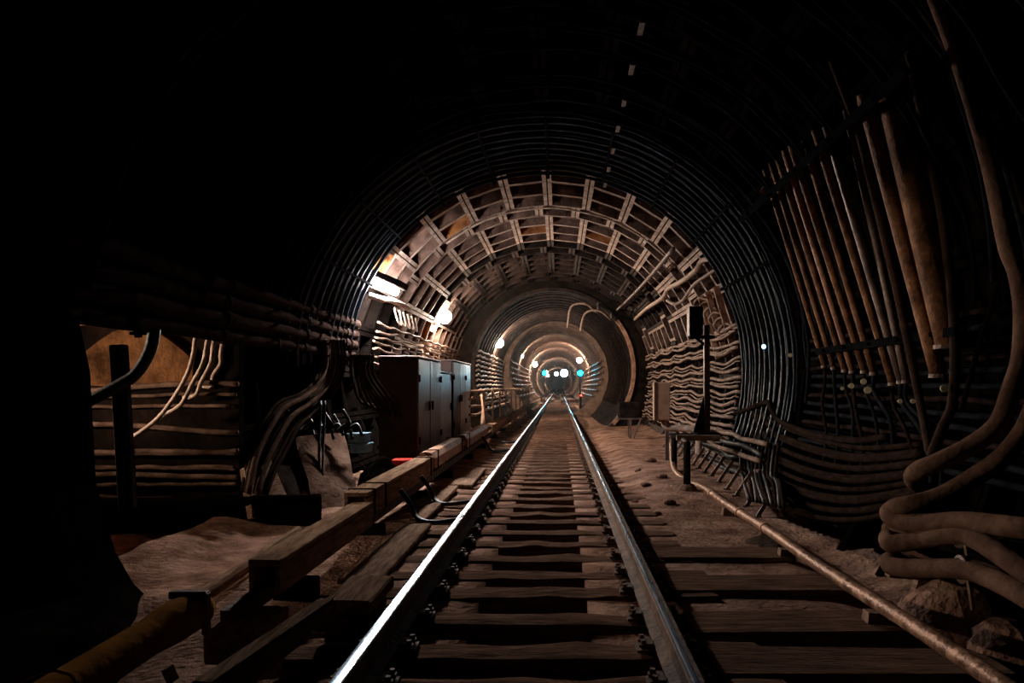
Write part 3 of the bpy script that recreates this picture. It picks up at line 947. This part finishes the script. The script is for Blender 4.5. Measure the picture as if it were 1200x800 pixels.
zs = [.98, .88, .72, .60, .42, .26, .12, -.02, -.16, -.32, -.44, -.56, -.70, -.82, -.94]
for k, zr in enumerate(zs):
    z = E + zr
    pts = []
    off = .17 + .05 * (k % 2)
    ph = rnd.uniform(0, 6)
    for q in range(44):
        yy = 12.15 + q * .292
        sag = -.06 * abs(sin(pi * (yy - 12.3) / 2.2)) * (1 + .8 * noise.noise(Vector((yy * .8, k, 1))))
        zz = z + sag + .055 * noise.noise(Vector((yy * .6, k * 3, 8))) + .05
        pts.append((rwx(z, off) + .05 * noise.noise(Vector((yy * .9, k * 2, 4))), yy, zz))
    cable(pts, (.033, .026, .030)[k % 3], 'cable_brown', f'{ORD[k]} wavy cable from the top along the lit right wall', 'wavy cables along the lit right wall', n=7, sm=2)
    if k % 2 == 0:
        pts2 = [(p[0] - .03, p[1], p[2] - .07 - .06 * abs(noise.noise(Vector((p[1] * 1.3, k, 77))))) for p in pts]
        cable(pts2, .016, 'cable_brown', f'thin cable slung under the {ORD[k]} wavy cable of the right wall', 'thin cables slung on the right wall', n=6, sm=2)
for k in range(6):
    yy = 12.3 + 2.2 * k
    b = MB()
    pp = [W(a, yy, RB - .06) for a in (-22, -12, -2, 8, 16)]
    for a, c in zip(pp, pp[1:]):
        b.bar(a, c, .05, .03, (0, 1, 0))
    for zr in zs:
        z = E + zr
        b.box((rwx(z, .16), yy, z - .03), (.20, .04, .02))
    thing('cable_rack', b, 'metal_dark', f'{ORD[k]} upright cable rack along the lit right wall, from the camera', 'rack', 'cable racks along the right wall')
# bracket arms along the foot of the right wall
for k in range(16):
    yy = 8.6 + .52 * k
    z0 = floor_z(2.25, yy) + .0
    xb = 2.35
    b = MB().bar((xb, yy, z0 + .0), (xb + .22, yy + .06, z0 + .30), .045, .02, (0, 1, 0)).box((xb + .0, yy, z0 + .0), (.10, .06, .03))
    thing('bracket_arm', b, 'metal_brown', f'{ORD[k]} slanting bracket arm along the foot of the right wall, from the camera', 'bracket', 'bracket arms along the right wall foot')
b = MB().bar((2.60, 8.5, floor_z(2.3, 8.6) + .31), (2.60, 16.6, floor_z(2.3, 16) + .31), .05, .03)
thing('foot_rail', b, 'metal_brown', 'thin steel bar joining the bracket arms along the right wall foot', 'bar')
for k in range(6):
    pts = []
    for q in range(12):
        yy = 9.6 + q * .62
        pts.append((2.62 + .06 * (k % 3) + .10 * noise.noise(Vector((yy, k, 31))), yy, .02 + .10 * k + .10 * noise.noise(Vector((yy * .9, k, 12)))))
    cable(pts, .036, 'cable_brown' if k % 2 else 'cable_dark', f'{ORD[k]} loose cable from below lying on the bracket arms at right', 'loose cables on the bracket arms', n=7, sm=3)

# signal post, stands, boxes
def signal_post():
    x, y = P(828, 0, 11.0).x, 11.0
    z0 = E - .74
    root = empty('signal_post', (x, y, z0), 'tall dark signal post with a boxed head seen from behind, on the right', 'signal')
    part('base_plate', MB().box((x, y, z0 + .02), (.34, .3, .04)), 'metal_dark', root, bev=.006)
    part('mast', MB().box((x, y, z0 + .85), (.085, .09, 1.62)), 'metal_brown', root, bev=.006)
    g = MB().add([(x - .20, y - .03, z0 + .04), (x + .05, y - .03, z0 + .04), (x + .05, y - .03, z0 + .66), (x - .02, y - .03, z0 + .66),
                  (x - .20, y + .03, z0 + .04), (x + .05, y + .03, z0 + .04), (x + .05, y + .03, z0 + .66), (x - .02, y + .03, z0 + .66)],
                 [(0, 1, 2, 3), (4, 7, 6, 5), (0, 4, 5, 1), (1, 5, 6, 2), (2, 6, 7, 3), (3, 7, 4, 0)])
    part('gusset', g, 'metal_dark', root, 'triangular foot plate')
    part('bracket', MB().bar((x - .26, y, E + .74), (x + .12, y, E + .74), .09, .05).bar((x - .2, y, E + .76), (x, y, E + .6), .04, .03, (0, 1, 0)), 'metal_dark', root)
    h = part('signal_head', MB().box((x - .17, y, E + .98), (.20, .20, .43)), 'lens_black', root, 'black signal box', bev=.015)
    part('back_cover', MB().box((x - .17, y - .11, E + .98), (.17, .03, .39)), 'lens_black', h, bev=.01)
    part('side_edge', MB().box((x - .275, y, E + .98), (.012, .22, .45)), 'metal_brown', h)
    part('lens_hood', MB().tube([(x - .17, y + .1, E + 1.07), (x - .17, y + .25, E + 1.07)], .07, 10), 'lens_black', h)
    part('lens_hood', MB().tube([(x - .17, y + .1, E + .89), (x - .17, y + .25, E + .89)], .07, 10), 'lens_black', h)


signal_post()


def stand():
    root = empty('steel_stand', (1.95, 10.7, -.15), 'low dark stand of two pipe legs under the signal post', 'stand')
    zt = E - .76
    part('top_plate', MB().box((2.05, 11.0, zt), (.62, .7, .05)), 'metal_dark', root, bev=.006)
    part('edge_angle', MB().bar((1.72, 10.62, zt), (2.36, 10.62, zt), .05, .08), 'cable_pale', root, 'pale dusty front edge')
    l1, l2 = PF(805, 578, -.2), PF(790, 559, -.2)
    for l in (l1, l2):
        part('leg', MB().tube([(l.x, l.y, -.15), (l.x, l.y, zt - .02)], .05, 10), 'metal_dark', root, smooth=True)
        part('foot', MB().tube([(l.x, l.y, -.22), (l.x, l.y, -.12), (l.x, l.y, -.08)], .17, 10, rf=lambda t: 1 - .45 * t), 'concrete', root, 'rough concrete foot', jit=.03)
    part('crossbar', MB().tube([(l1.x, l1.y, zt - .03), (l2.x, l2.y, zt - .03)], .04, 8), 'metal_brown', root, smooth=True)


stand()
c = P(775, 470, 13.6)
root = empty('switch_box', (c.x, c.y, -.2), 'pale upright switch box on a thin post beside the right wall cables', 'box')
part('box_body', MB().box(c, (.30, .22, .72)), 'box_pale', root, bev=.012)
part('box_door', MB().box(c + Vector((.01, -.115, 0)), (.26, .02, .68)), 'box_pale', root, bev=.006)
part('box_side_trim', MB().box(c + Vector((-.135, -.12, 0)), (.03, .03, .72)), 'metal_brown', root)
part('post', MB().bar((c.x + .12, c.y + .1, -.2), (c.x + .12, c.y + .1, c.z), .07, .06, (0, 1, 0)), 'metal_brown', root)
cable([c + Vector((.06, 0, -.36)), c + Vector((.10, 0, -.48)), c + Vector((.35, -.1, -.50)), c + Vector((.55, -.3, -.50)), c + Vector((.62, -.4, -.62)), c + Vector((.58, -.6, -.95))], .065, 'cable_pale', 'thick pale bent pipe leaving the pale switch box', name='bent_pipe', cat='pipe')
c = P(737, 480, 19.5)
root = empty('relay_bench', (c.x, c.y, -.15), 'dark relay box on a small frame with slanting brace, right of track', 'box')
part('relay_box', MB().box(c, (.58, .5, .42)), 'metal_dark', root, bev=.02)
part('frame_top', MB().box(c + Vector((0, -.02, -.23)), (.66, .5, .04)), 'metal_brown', root)
part('leg', MB().bar(c + Vector((.02, -.2, -.23)), (c.x + .02, c.y - .2, -.15), .06, .05, (0, 1, 0)), 'metal_brown', root)
part('leg', MB().bar(c + Vector((.02, .2, -.23)), (c.x + .02, c.y + .2, -.15), .06, .05, (0, 1, 0)), 'metal_brown', root)
part('brace', MB().bar(c + Vector((.30, -.2, -.23)), (c.x + .10, c.y - .2, -.12), .04, .04, (0, 1, 0)), 'metal_brown', root)

# ------------------------------------------------------------------ long floor pipe on the right
fp = [Vector((2.0 + .004 * (yy - 3), yy, -.05 - .012 * (yy - 3) * (yy > 3) + .008 * sin(yy * 2))) for yy in [1.6 + .5 * q for q in range(18)]]
fp = [Vector((.63 * 0 + p.x, p.y, p.z)) for p in fp]
tail = [Vector((1.92, 10.9, -.13)), Vector((1.86, 11.6, -.06)), Vector((1.90, 12.1, .1)), Vector((1.95, 12.5, .3))]
root = empty('floor_pipe', (2.0, 6, -.2), 'long mottled rusty pipe along the floor right of the track', 'pipe')
part('pipe_body', MB().tube(smooth_path(fp + tail, 3), .047, 14), 'pipe_floor', root, smooth=True)
for yy in (6.9, 8.3, 9.6):
    q = min(range(len(fp)), key=lambda i: abs(fp[i].y - yy))
    part('pipe_band', MB().tube([fp[q] - Vector((0, .025, 0)), fp[q] + Vector((0, .025, 0))], .056, 14), 'rust_pale', root, 'raised rusty band')
for k, yy in enumerate((2.9, 4.6, 6.4, 8.6)):
    b = MB().box((2.0, yy, -.24), (.16, .14, .26 - .02 * k), taper=.7)
    thing('pipe_support', b, 'concrete', f'{ORD[k]} small block under the rusty floor pipe, from the camera', 'block', 'blocks under the floor pipe', jit=.03)
for k, (px, py, r) in enumerate(((762, 546, .10), (748, 556, .06), (776, 566, .09), (758, 572, .07), (742, 584, .05), (786, 588, .08), (770, 598, .06), (716, 568, .05), (722, 610, .05))):
    c = PF(px, py, -.18)
    c.z = floor_z(c.x, c.y) + r * .2
    thing('stone', MB().ball(c, r, 9, 6, (1.1, 1, .6)), 'dirt', f'{ORD[k]} small lump of stone on the dirt between right rail and stand', 'stone', 'small stones on the dirt', jit=.03, seed=k)
# wide timbers right of the rail, near
for k, (px0, px1, py, dp, l) in enumerate(((1.62, 0, 3.35, .42, 1.6), (1.60, 0, 3.95, .40, 1.6), (1.58, 0, 4.62, .46, 1.55), (1.55, 0, 5.5, .46, 1.5), (1.45, 0, 6.5, .44, 1.2))):
    mb = MB()
    nx = 8
    for q in range(1):
        mb.box((px0, py, -.255), (l, dp, .13))
    thing('wide_timber', mb, 'wood', f'{ORD[k]} wide rough timber right of the track, counting from the camera', 'timber', 'wide timbers right of the track', bev=.025, jit=.025, seed=k * 5)
v = []
for q in range(18):
    a = 2 * pi * q / 18
    rr = 1 + .35 * noise.noise(Vector((cos(a) * 2, sin(a) * 2, 5)))
    v.append((1.88 + .34 * rr * cos(a), 7.5 + .75 * rr * sin(a), -.245))
mb = MB().add(v, [tuple(range(18))]).add([(p[0] * 1 + 0, p[1], p[2] - .03) for p in v], [tuple(range(17, -1, -1))])
for q in range(18):
    mb.f.append((q, (q + 1) % 18, 18 + (q + 1) % 18, 18 + q))
tag(thing('puddle', mb, 'water', 'small dark puddle glinting beside the rusty floor pipe', 'puddle'), kind='thing')

# ------------------------------------------------------------------ right wall near: row of rusty pipes on two long bars
pl = [((896, 198), (966, 428), 0.030), ((903, 190), (977, 430), 0.030), ((911, 184), (990, 433), 0.033), ((919, 176), (999, 434), 0.033), ((927, 170), (1013, 434), 0.035), ((943, 165), (1024, 436), 0.035),
      ((955, 152), (1046, 448), 0.035), ((968, 148), (1056, 446), 0.035), ((992, 128), (1062, 445), 0.033), ((1013, 110), (1100, 438), .062), ((1042, 104), (1113, 404), .098)]
MATS = ['rust', 'rust', 'rust', 'rust_pale', 'rust', 'rust', 'rust', 'metal_brown', 'metal_brown', 'rust', 'rust']
for k, (a, b, r) in enumerate(pl):
    off = .20 if k < 9 else .30
    p1 = PW(*b, off)
    p0 = PW(*a, off)
    d = p1.y
    p0 = Vector((p0.x, d, p0.z))
    n = 8
    path = []
    a1 = atan2(p1.z - CZ, p1.x - CX)
    up = P(a[0], a[1], d)
    for q in range(n + 1):
        t = q / n
        path.append(p1.lerp(Vector((up.x, d, up.z)), t))
    root = empty('conduit_pipe', p1, f'{ORD[k]} rusty pipe from the left in the leaning row on the right wall', 'pipe', 'leaning row of rusty pipes')
    part('pipe_body', MB().tube(path, r, 12), MATS[k], root, smooth=True)
    part('pipe_mouth', MB().tube([p1 + Vector((0, 0, .0)), p1 + Vector((0, 0, -.03))], r * 1.15, 12), 'metal_brown', root)
    if k < 9:
        q0 = p1 + Vector((0, 0, -.02))
        cable([q0, q0 + Vector((.0, -.02, -.18)), q0 + Vector((-.06 + .03 * (k % 3), -.10 - .05 * k, -.42)), q0 + Vector((-.05, -.2 - .06 * k, -.75)), q0 + Vector((-.12, -.3 - .05 * k, -1.05))], .018 + .004 * (k % 2), 'cable_shaded' if k % 3 else 'cable_dim', f'cable hanging out of the {ORD[k]} pipe of the leaning row', 'cables hanging out of the rusty pipes')
for lb, a, b in (('upper', (868, 258), (1062, 82)), ('lower', (958, 412), (1122, 388))):
    p, q = PW(*a, .36), PW(*b, .36)
    root = empty('long_bar', (p + q) / 2, f'{lb} dark bar that holds the leaning row of rusty pipes', 'bar', 'bars holding the rusty pipes')
    up = Vector((CX, 0, CZ)) - Vector((p.x, 0, p.z))
    part('bar_body', MB().bar(p, q, .07, .05, up), 'lens_black', root)
    for t in (.1, .3, .5, .7, .9):
        c = p.lerp(q, t)
        e = (Vector((CX, c.y, CZ)) - c).normalized()
        part('bar_bolt', MB().tube([c - e * .3, c + e * .06], .018, 6), 'lens_black', root)
for k, (px, py, s) in enumerate(((987, 455, 3), (998, 452, 4.5), (1012, 447, 5), (1017, 457, 6), (1107, 455, 6.5), (1055, 470, 4), (1070, 470, 4), (926, 416, 3.5))):
    c = PW(px, py, .42)
    rr = s / F * c.y
    thing('cable_tag', MB().tube([c, c + Vector((.004, .015, 0))], rr * .7, 12), 'tag', f'{ORD[k]} small pale round cable tag from the left below the rusty pipes', 'tag', 'round cable tags below the pipes')
c = PW(895, 406, .30)
thing('indicator_lamp', MB().ball(c, .035, 10, 6), 'em_blue', 'tiny blue-white indicator glinting on the right side of the cable band', 'lamp', smooth=True)
# dark cable rows on the wall behind the pipes
for k in range(12):
    z = E + .55 - .11 * k
    pts = [(rwx(z, .10), 3.6 + .5 * q, z + .04 * noise.noise(Vector((q * .8, k, 3)))) for q in range(12)]
    cable(pts, .026, 'pipe_shaded' if k % 3 == 0 else 'cable_shaded', f'{ORD[k]} dusty cable from the top along the near right wall behind the hanging cables', 'cables behind the hanging cables', n=6, sm=2)

# vertical cables around the thick pipes
V = [
    ('thin dark cable beside the thickest rusty pipe, bending left at its foot', [(1066, 60), (1090, 180), (1102, 240), (1108, 280), (1116, 349), (1119, 417), (1116, 472), (1105, 500), (1091, 534)], .036, 5.3, 'cable_mid'),
    ('dusty cable falling left of the thickest rusty pipe', [(975, 70), (1005, 150), (1020, 210), (1037, 280), (1053, 349), (1070, 431), (1081, 486), (1089, 530)], .034, 5.9, 'cable_mid'),
    ('thin bowed cable right of the thick pipe', [(1176, 250), (1171, 294), (1169, 335), (1149, 398), (1133, 456), (1126, 480)], .02, 5.2, 'cable_dim'),
    ('long thin cable sweeping down the far right, left of two', [(1078, -10), (1110, 60), (1128, 120), (1148, 190), (1160, 260), (1165, 330)], .026, 5.0, 'cable_shaded'),
    ('long thin cable sweeping down the far right, right of two', [(1060, -20), (1127, 80), (1158, 143), (1188, 209), (1202, 250)], .026, 4.8, 'cable_dim'),
    ('thin cable near the upper right corner bracket', [(1130, -20), (1170, 60), (1200, 120)], .02, 4.6, 'cable_shaded'),
]
for lb, pts, r, d, m in V:
    cable([P(*p, d - .002 * (p[1] - 300)) if False else P(p[0], p[1], min(d, PW(p[0], p[1], .12).y)) for p in pts], r, m, lb, n=10)

# thick cables in the right foreground
T = [
    ('thick dusty cable hanging in a bow at the right edge, bending back at upper left', [(1092, -20, 5.00), (1128, 80, 4.90), (1160, 190, 4.60), (1180, 285, 4.45), (1192, 318, 4.45), (1199, 362, 4.40), (1197, 417, 4.35), (1186, 455, 4.30), (1170, 496, 4.30), (1138, 522, 4.35), (1100, 541, 4.40), (1076, 551, 4.50), (1070, 562, 4.75), (1085, 575, 5.20)]),
    ('thick dusty cable sweeping from the right edge down to the middle bend', [(1225, 440, 4.20), (1203, 499, 4.20), (1176, 534, 4.20), (1146, 556, 4.25), (1105, 580, 4.30), (1072, 590, 4.35), (1050, 594, 4.45), (1044, 602, 4.70), (1070, 606, 5.20)]),
    ('thick level cable just under the sweeping one', [(1240, 624, 3.48), (1200, 619, 3.58), (1130, 611, 3.99), (1085, 613, 4.24), (1055, 611, 4.40), (1043, 604, 4.50), (1048, 598, 4.75), (1095, 604, 5.20)]),
    ('thick cable with a tie, falling to the right edge below the level one', [(1240, 700, 3.33), (1200, 668, 3.48), (1148, 634, 3.86), (1124, 626, 4.02), (1085, 631, 4.24), (1055, 636, 4.40), (1042, 636, 4.50), (1046, 628, 4.80), (1090, 640, 5.30)]),
    ('thick cable tucked behind the tied cable', [(1240, 655, 3.93), (1180, 640, 4.07), (1120, 622, 4.33), (1075, 623, 4.53), (1050, 622, 4.65), (1043, 618, 4.80), (1075, 615, 5.30)]),
    ('lowest thick cable with a tie, falling to the lower right edge', [(1240, 722, 3.28), (1200, 697, 3.43), (1160, 677, 3.76), (1127, 667, 3.95), (1085, 666, 4.19), (1058, 665, 4.35), (1043, 662, 4.50), (1048, 655, 4.80), (1080, 665, 5.30)]),
    ('thick cable slanting between the two tied cables', [(1230, 690, 3.98), (1180, 676, 4.07), (1130, 660, 4.29), (1070, 646, 4.70), (1055, 640, 5.00)]),
]
for k, (lb, pts) in enumerate(T):
    root = cable([P(p[0], p[1], min(p[2], PW(p[0], p[1], .14).y)) for p in pts], .056 if k not in (4, 6) else .045, 'cable_thick', lb, 'thick cables in the right foreground', n=14, name='thick_cable')
    if k in (3, 5):
        c = P(*pts[3])
        part('cable_tie', MB().tube([c + Vector((0.0, -.07 + 0, 0)) + Vector((.012 * cos(a), 0, .012 * sin(a))) for a in (0, .1)], .02, 6).tube([c + Vector((.0, .064 * cos(a), .064 * sin(a))) for a in [2 * pi * q / 12 for q in range(13)]], .017, 6), 'metal_brown', root, 'dirty tie round the cable')
        part('cable_tie_tail', MB().tube([c + Vector((0, -.06, -.03)), c + Vector((.01, -.07, -.12)), c + Vector((.03, -.05, -.2))], .014, 6), 'cable_brown', root)
root = empty('cable_trestle', P(1080, 700, 4.9) * 1, 'dark wooden trestle under the thick cables at right', 'trestle')
part('leg', MB().bar(P(1088, 660, 4.8), P(1068, 722, 4.8), .09, .06, (0, 1, 0)), 'board', root)
part('leg', MB().bar(P(1180, 670, 4.8), P(1185, 780, 4.8), .09, .06, (0, 1, 0)), 'board', root)
part('beam', MB().bar(P(1040, 668, 4.75), P(1215, 682, 4.75), .07, .08), 'board', root)
mb = MB().ball(PF(1120, 742, -.25), .36, 14, 9, (1.0, .8, .9))
thing('rock', mb, 'dirt', 'large rough rock below the thick cables at right', 'rock', jit=.10, seed=3)
mb = MB().ball(PF(1185, 775, -.27), .30, 12, 8, (.9, .8, .8))
thing('rock', mb, 'dirt', 'second rock at the right edge under the thick cables', 'rock', jit=.09, seed=9)

# sagging cables from the band towards the camera along the right wall
for k in range(11):
    j = 9 * k + 3 * sin(k * 2.1)
    raw = [(888 - (k % 2) * 6, 462 + .55 * j), (892 + (k % 3) * 3, 478 + .8 * j), (906, 494 + .95 * j), (930, 505 + j), (962, 516 + .98 * j), (1000, 524 + .92 * j), (1040, 524 + .85 * j), (1080, 520 + .8 * j)]
    pts = []
    for q, (a, b) in enumerate(raw):
        p = PW(a, b, .16)
        pts.append(p)
    cable(pts, .034 if k % 2 else .027, 'cable_dim', f'{ORD[k]} sagging cable from the top along the dark right wall', 'sagging cables on the dark right wall', n=8)
cable([PW(862, 484, .2), PW(880, 478, .22), PW(899, 471, .24), PW(904, 480, .24), PW(914, 493, .2), PW(950, 508, .18), PW(1000, 516, .16), PW(1040, 511, .14)], .036, 'cable_dim', 'pale kinked cable on top of the sagging cables on the right wall', n=8)
for k in range(10):
    x0 = 872 + 4.5 * k
    pts = [PW(x0, 520, .20), PW(x0 - 4, 540 + 2 * k, .26), PW(x0 + 3 * sin(k), 565, .34), PW(x0 + 6, 585 + k, .5)]
    cable(pts, .026, 'cable_dim' if k % 2 else 'cable_dark', f'{ORD[k]} twisted cable end from the left at the foot of the cable band', 'cable ends at the foot of the band', n=6)

# ------------------------------------------------------------------ narrower tunnel: hoops, side cables, walkway
for k in range(20):
    yy = Y1 + .5 + .52 * k
    hoop(yy, -28, 62 + rnd.uniform(-6, 8), RN - .10, .026, 'cable_dim', f'{ORD[k]} cable hoop from the camera on the right side of the narrower tunnel', 'cable hoops in the narrower tunnel', n=16, wob=.04, seed=k, cx=NX, cz=NZ, sides=5)
for k, (a, b) in enumerate((((665, 384), (668, 362)), ((680, 388), (684, 370)))):
    pts = [P(a[0], a[1], 24.0), P(b[0], b[1], 24.0), P(b[0] + 8, b[1] - 6, 24.0), P(b[0] + 20, b[1] - 5, 24.1), P(b[0] + 32, b[1] + 4, 24.6), Vector((NX + (RN + .1) * cos(R_(56 - 12 * k)), Y1 - .03, NZ + (RN + .1) * sin(R_(56 - 12 * k)))), Vector((NX + (RN + .1) * cos(R_(48 - 12 * k)), Y1 - .03, NZ + (RN + .1) * sin(R_(48 - 12 * k))))]
    cable(pts, .035, 'cable_pale', ('left', 'right')[k] + ' pale cable looping down from the crown of the narrow portal', 'loops at the narrow portal', n=6)
for k in range(13):
    z = 1.25 - .17 * k
    x = NX - sqrt((RN - .09) ** 2 - (E + z - NZ) ** 2)
    pts = [(x + .04 * noise.noise(Vector((yy, k, 2))), yy, E + z - .05 * abs(sin(yy * 2.2)) + .05 * noise.noise(Vector((yy * .8, k, 6)))) for yy in [Y1 - .3 + .55 * q for q in range(22)]]
    cable(pts, .042, 'cable_pale' if k % 2 else 'cable_brown', f'{ORD[k]} cable from the top along the left wall of the narrower tunnel', 'left wall cables of the narrower tunnel', n=6, sm=2)
for s, lb in ((-1, 'left'), (1, 'right')):
    for k in range(7):
        z = 1.3 - .3 * k
        x = FX + s * sqrt((RF - .09) ** 2 - (E + z - FZ) ** 2)
        pts = [(x, yy, E + z - .07 * abs(sin(yy * 1.6)) + .04 * noise.noise(Vector((yy, k, s)))) for yy in [Y2 - .2 + 1.0 * q for q in range(26)]]
        cable(pts, .05, 'cable_brown', f'{ORD[k]} cable from the top along the {lb} wall of the far tunnel', f'{lb} wall cables of the far tunnel', n=5, sm=1)
root = empty('walkway', (-2.2, 30, -.25), 'narrow raised walkway on slim posts behind the left cabinets', 'walkway')
for q in range(14):
    yy = 19.7 + 2.0 * q
    part('plank', MB().box((-2.22 + .045 * q, yy + 1.0, E - .14), (.40, 1.96, .05)), 'board', root, bev=.008)
for q in range(10):
    yy = 19.9 + 2.2 * q
    part('post', MB().bar((-2.07 + .047 * q, yy, -.25), (-2.07 + .047 * q, yy, E - .16), .05, .05, (0, 1, 0)), 'cable_pale', root)
part('brace', MB().bar((-2.04, 19.0, .1), (-2.04, 19.9, E - .2), .06, .05, (0, 1, 0)), 'cable_pale', root)
part('brace', MB().bar((-1.9, 18.7, .05), (-2.1, 19.7, E - .25), .05, .05, (0, 1, 0)), 'rust_pale', root)
for q in range(3):
    z = E - .35 - .22 * q
    cable([(-2.35, 19 + 1.5 * t, z + .04 * sin(t * 2 + q)) for t in range(12)], .035, 'cable_brown', f'{ORD[q]} cable from the top slung under the walkway', 'cables under the walkway', n=6, sm=2)

# ------------------------------------------------------------------ lamps
def wall_lamp(c, r, wall_x, em, label):
    root = empty('wall_lamp', c, label, 'lamp', 'bulb lamps along the tunnel walls')
    s = 1 if wall_x > c.x else -1
    part('bulb', MB().ball(c, r, 12, 8), em, root, 'glowing bulb', smooth=True)
    part('socket', MB().tube([c + Vector((s * r * .8, 0, .02)), c + Vector((s * (r + .10), 0, .03))], r * .55, 10), 'ceramic', root, smooth=True)
    part('arm', MB().bar(c + Vector((s * (r + .08), 0, .03)), Vector((wall_x, c.y, c.z + .03)), .05, .05), 'metal_dark', root)


def lamp_at(px, py, d, r, em, label, side, cx, cz, rad):
    c = P(px, py, d)
    wx = cx + side * (sqrt(rad ** 2 - (c.z - cz) ** 2) + .05)
    wall_lamp(c, r, wx, em, label)


lamp_at(521, 371, 20.0, .19, 'em_warm', 'nearest and brightest round bulb lamp on the left wall', -1, CX, CZ, RB)
lamp_at(585, 402, 31.5, .19, 'em_warm', 'second bulb lamp on the left wall, inside the narrower tunnel', -1, NX, NZ, RN)
lamp_at(627, 427, 62, .20, 'em_far', 'far bulb lamp low on the left wall', -1, FX, FZ, RF)
lamp_at(679, 422, 54, .20, 'em_far', 'far bulb lamp on the right wall above the cyan signal', 1, FX, FZ, RF)
lamp_at(642, 440, 130, .22, 'em_far', 'added pin-point bulb lamp on the left wall at the vanishing point', -1, FX, FZ, RF)  # added to brighten the far end of the tunnel
lamp_at(667, 443, 175, .25, 'em_far', 'added pin-point bulb lamp on the right wall at the vanishing point', 1, FX, FZ, RF)  # another added lamp, lighting the far rings
lamp_at(673, 433, 100, .20, 'em_far', 'added faint bulb lamp on the right wall close to the vanishing point', 1, FX, FZ, RF)  # extra lamp put in so the far end glimmers
lamp_at(611, 417, 46, .13, 'em_far', 'added small bulb lamp on the left wall just inside the far tunnel', -1, FX, FZ, RF)  # extra lamp put in to light the start of the far tunnel
lamp_at(640, 436, 84, .20, 'em_far', 'most distant bulb lamp near the vanishing point', -1, FX, FZ, RF)

# tube light at the end of the dark rings
c = P(452, 335, 12.45)
root = empty('tube_light', c, 'glaring bluish-white floodlight at the left end of the dark rings', 'lamp')
RT = Matrix.Rotation(R_(24), 3, 'Y') @ Matrix.Rotation(R_(-8), 3, 'Z')


def rbox(name, cc, size, m, label=None, **kw):
    mb = MB().box(Vector(cc), size)
    mb.v = [RT @ p + c for p in mb.v]
    return part(name, mb, m, root, label, **kw)


rbox('light_panel', (0, 0, -.02), (.42, .30, .13), 'em_tube', 'glowing panel', bev=.03)
rbox('housing', (0, .02, .12), (.60, .40, .12), 'metal_dark', 'dark housing above the panel', bev=.02)
rbox('end_cap', (-.27, 0, .0), (.07, .32, .20), 'metal_dark')
rbox('rear_arm', (-.40, 0, .06), (.22, .06, .05), 'box_pale')
cable([P(433, 346, 12.4), P(446, 350, 12.4), P(462, 353, 12.6), P(480, 362, 13.5)], .05, 'cable_pale', 'short pale pipe below the floodlight', name='short_pipe', cat='pipe')

# far signals and headlights
def signal_lamp(px, py, d, r, em, label, foot=True):
    c = P(px, py, d)
    root = empty('signal_lamp', (c.x, c.y, -.2), label, 'signal', 'far coloured signals')
    part('lens', MB().ball(c, r, 12, 8, (1, .6, 1)), em, root, 'glowing lens', smooth=True)
    part('case', MB().box(c + Vector((0, r * .9, 0)), (r * 2.4, r * .8, r * 2.6)), 'lens_black', root)
    part('post', MB().bar((c.x, c.y + r, -.2), (c.x, c.y + r, c.z), .08, .08, (0, 1, 0)), 'metal_dark', root)


signal_lamp(680, 437, 46, .16, 'em_cyan', 'cyan signal lamp on a post right of the track, far away')
signal_lamp(638, 437, 66, .18, 'em_cyan', 'cyan signal lamp left of the track, far away')
signal_lamp(661, 437, 92, .46, 'em_white', 'larger white-cyan light of the cluster at the tunnel end')
signal_lamp(652, 438, 93, .24, 'em_white', 'smaller white light of the cluster at the tunnel end')
signal_lamp(681, 463, 40, .05, 'em_red', 'small red marker light low beside the right rail')

# thin haze added down the tunnel for a glow round the lamps
hz = MB().box((-.2, 66, 1.95), (3.7, 104, 4.0))
ho = tag(link('haze', hz.mesh('haze')), 'thin haze added down the tunnel for a glow around the lamps', 'haze', None, 'stuff')
hm = bpy.data.materials.new('haze')
hm.use_nodes = True
hn = hm.node_tree
hn.nodes.remove(hn.nodes['Principled BSDF'])
vsn = hn.nodes.new('ShaderNodeVolumeScatter')
vsn.inputs['Density'].default_value = .0004
vsn.inputs['Anisotropy'].default_value = .8
vsn.inputs['Color'].default_value = (.9, .9, .9, 1)
hn.links.new(vsn.outputs[0], hn.nodes['Material Output'].inputs['Volume'])
ho.data.materials.append(hm)
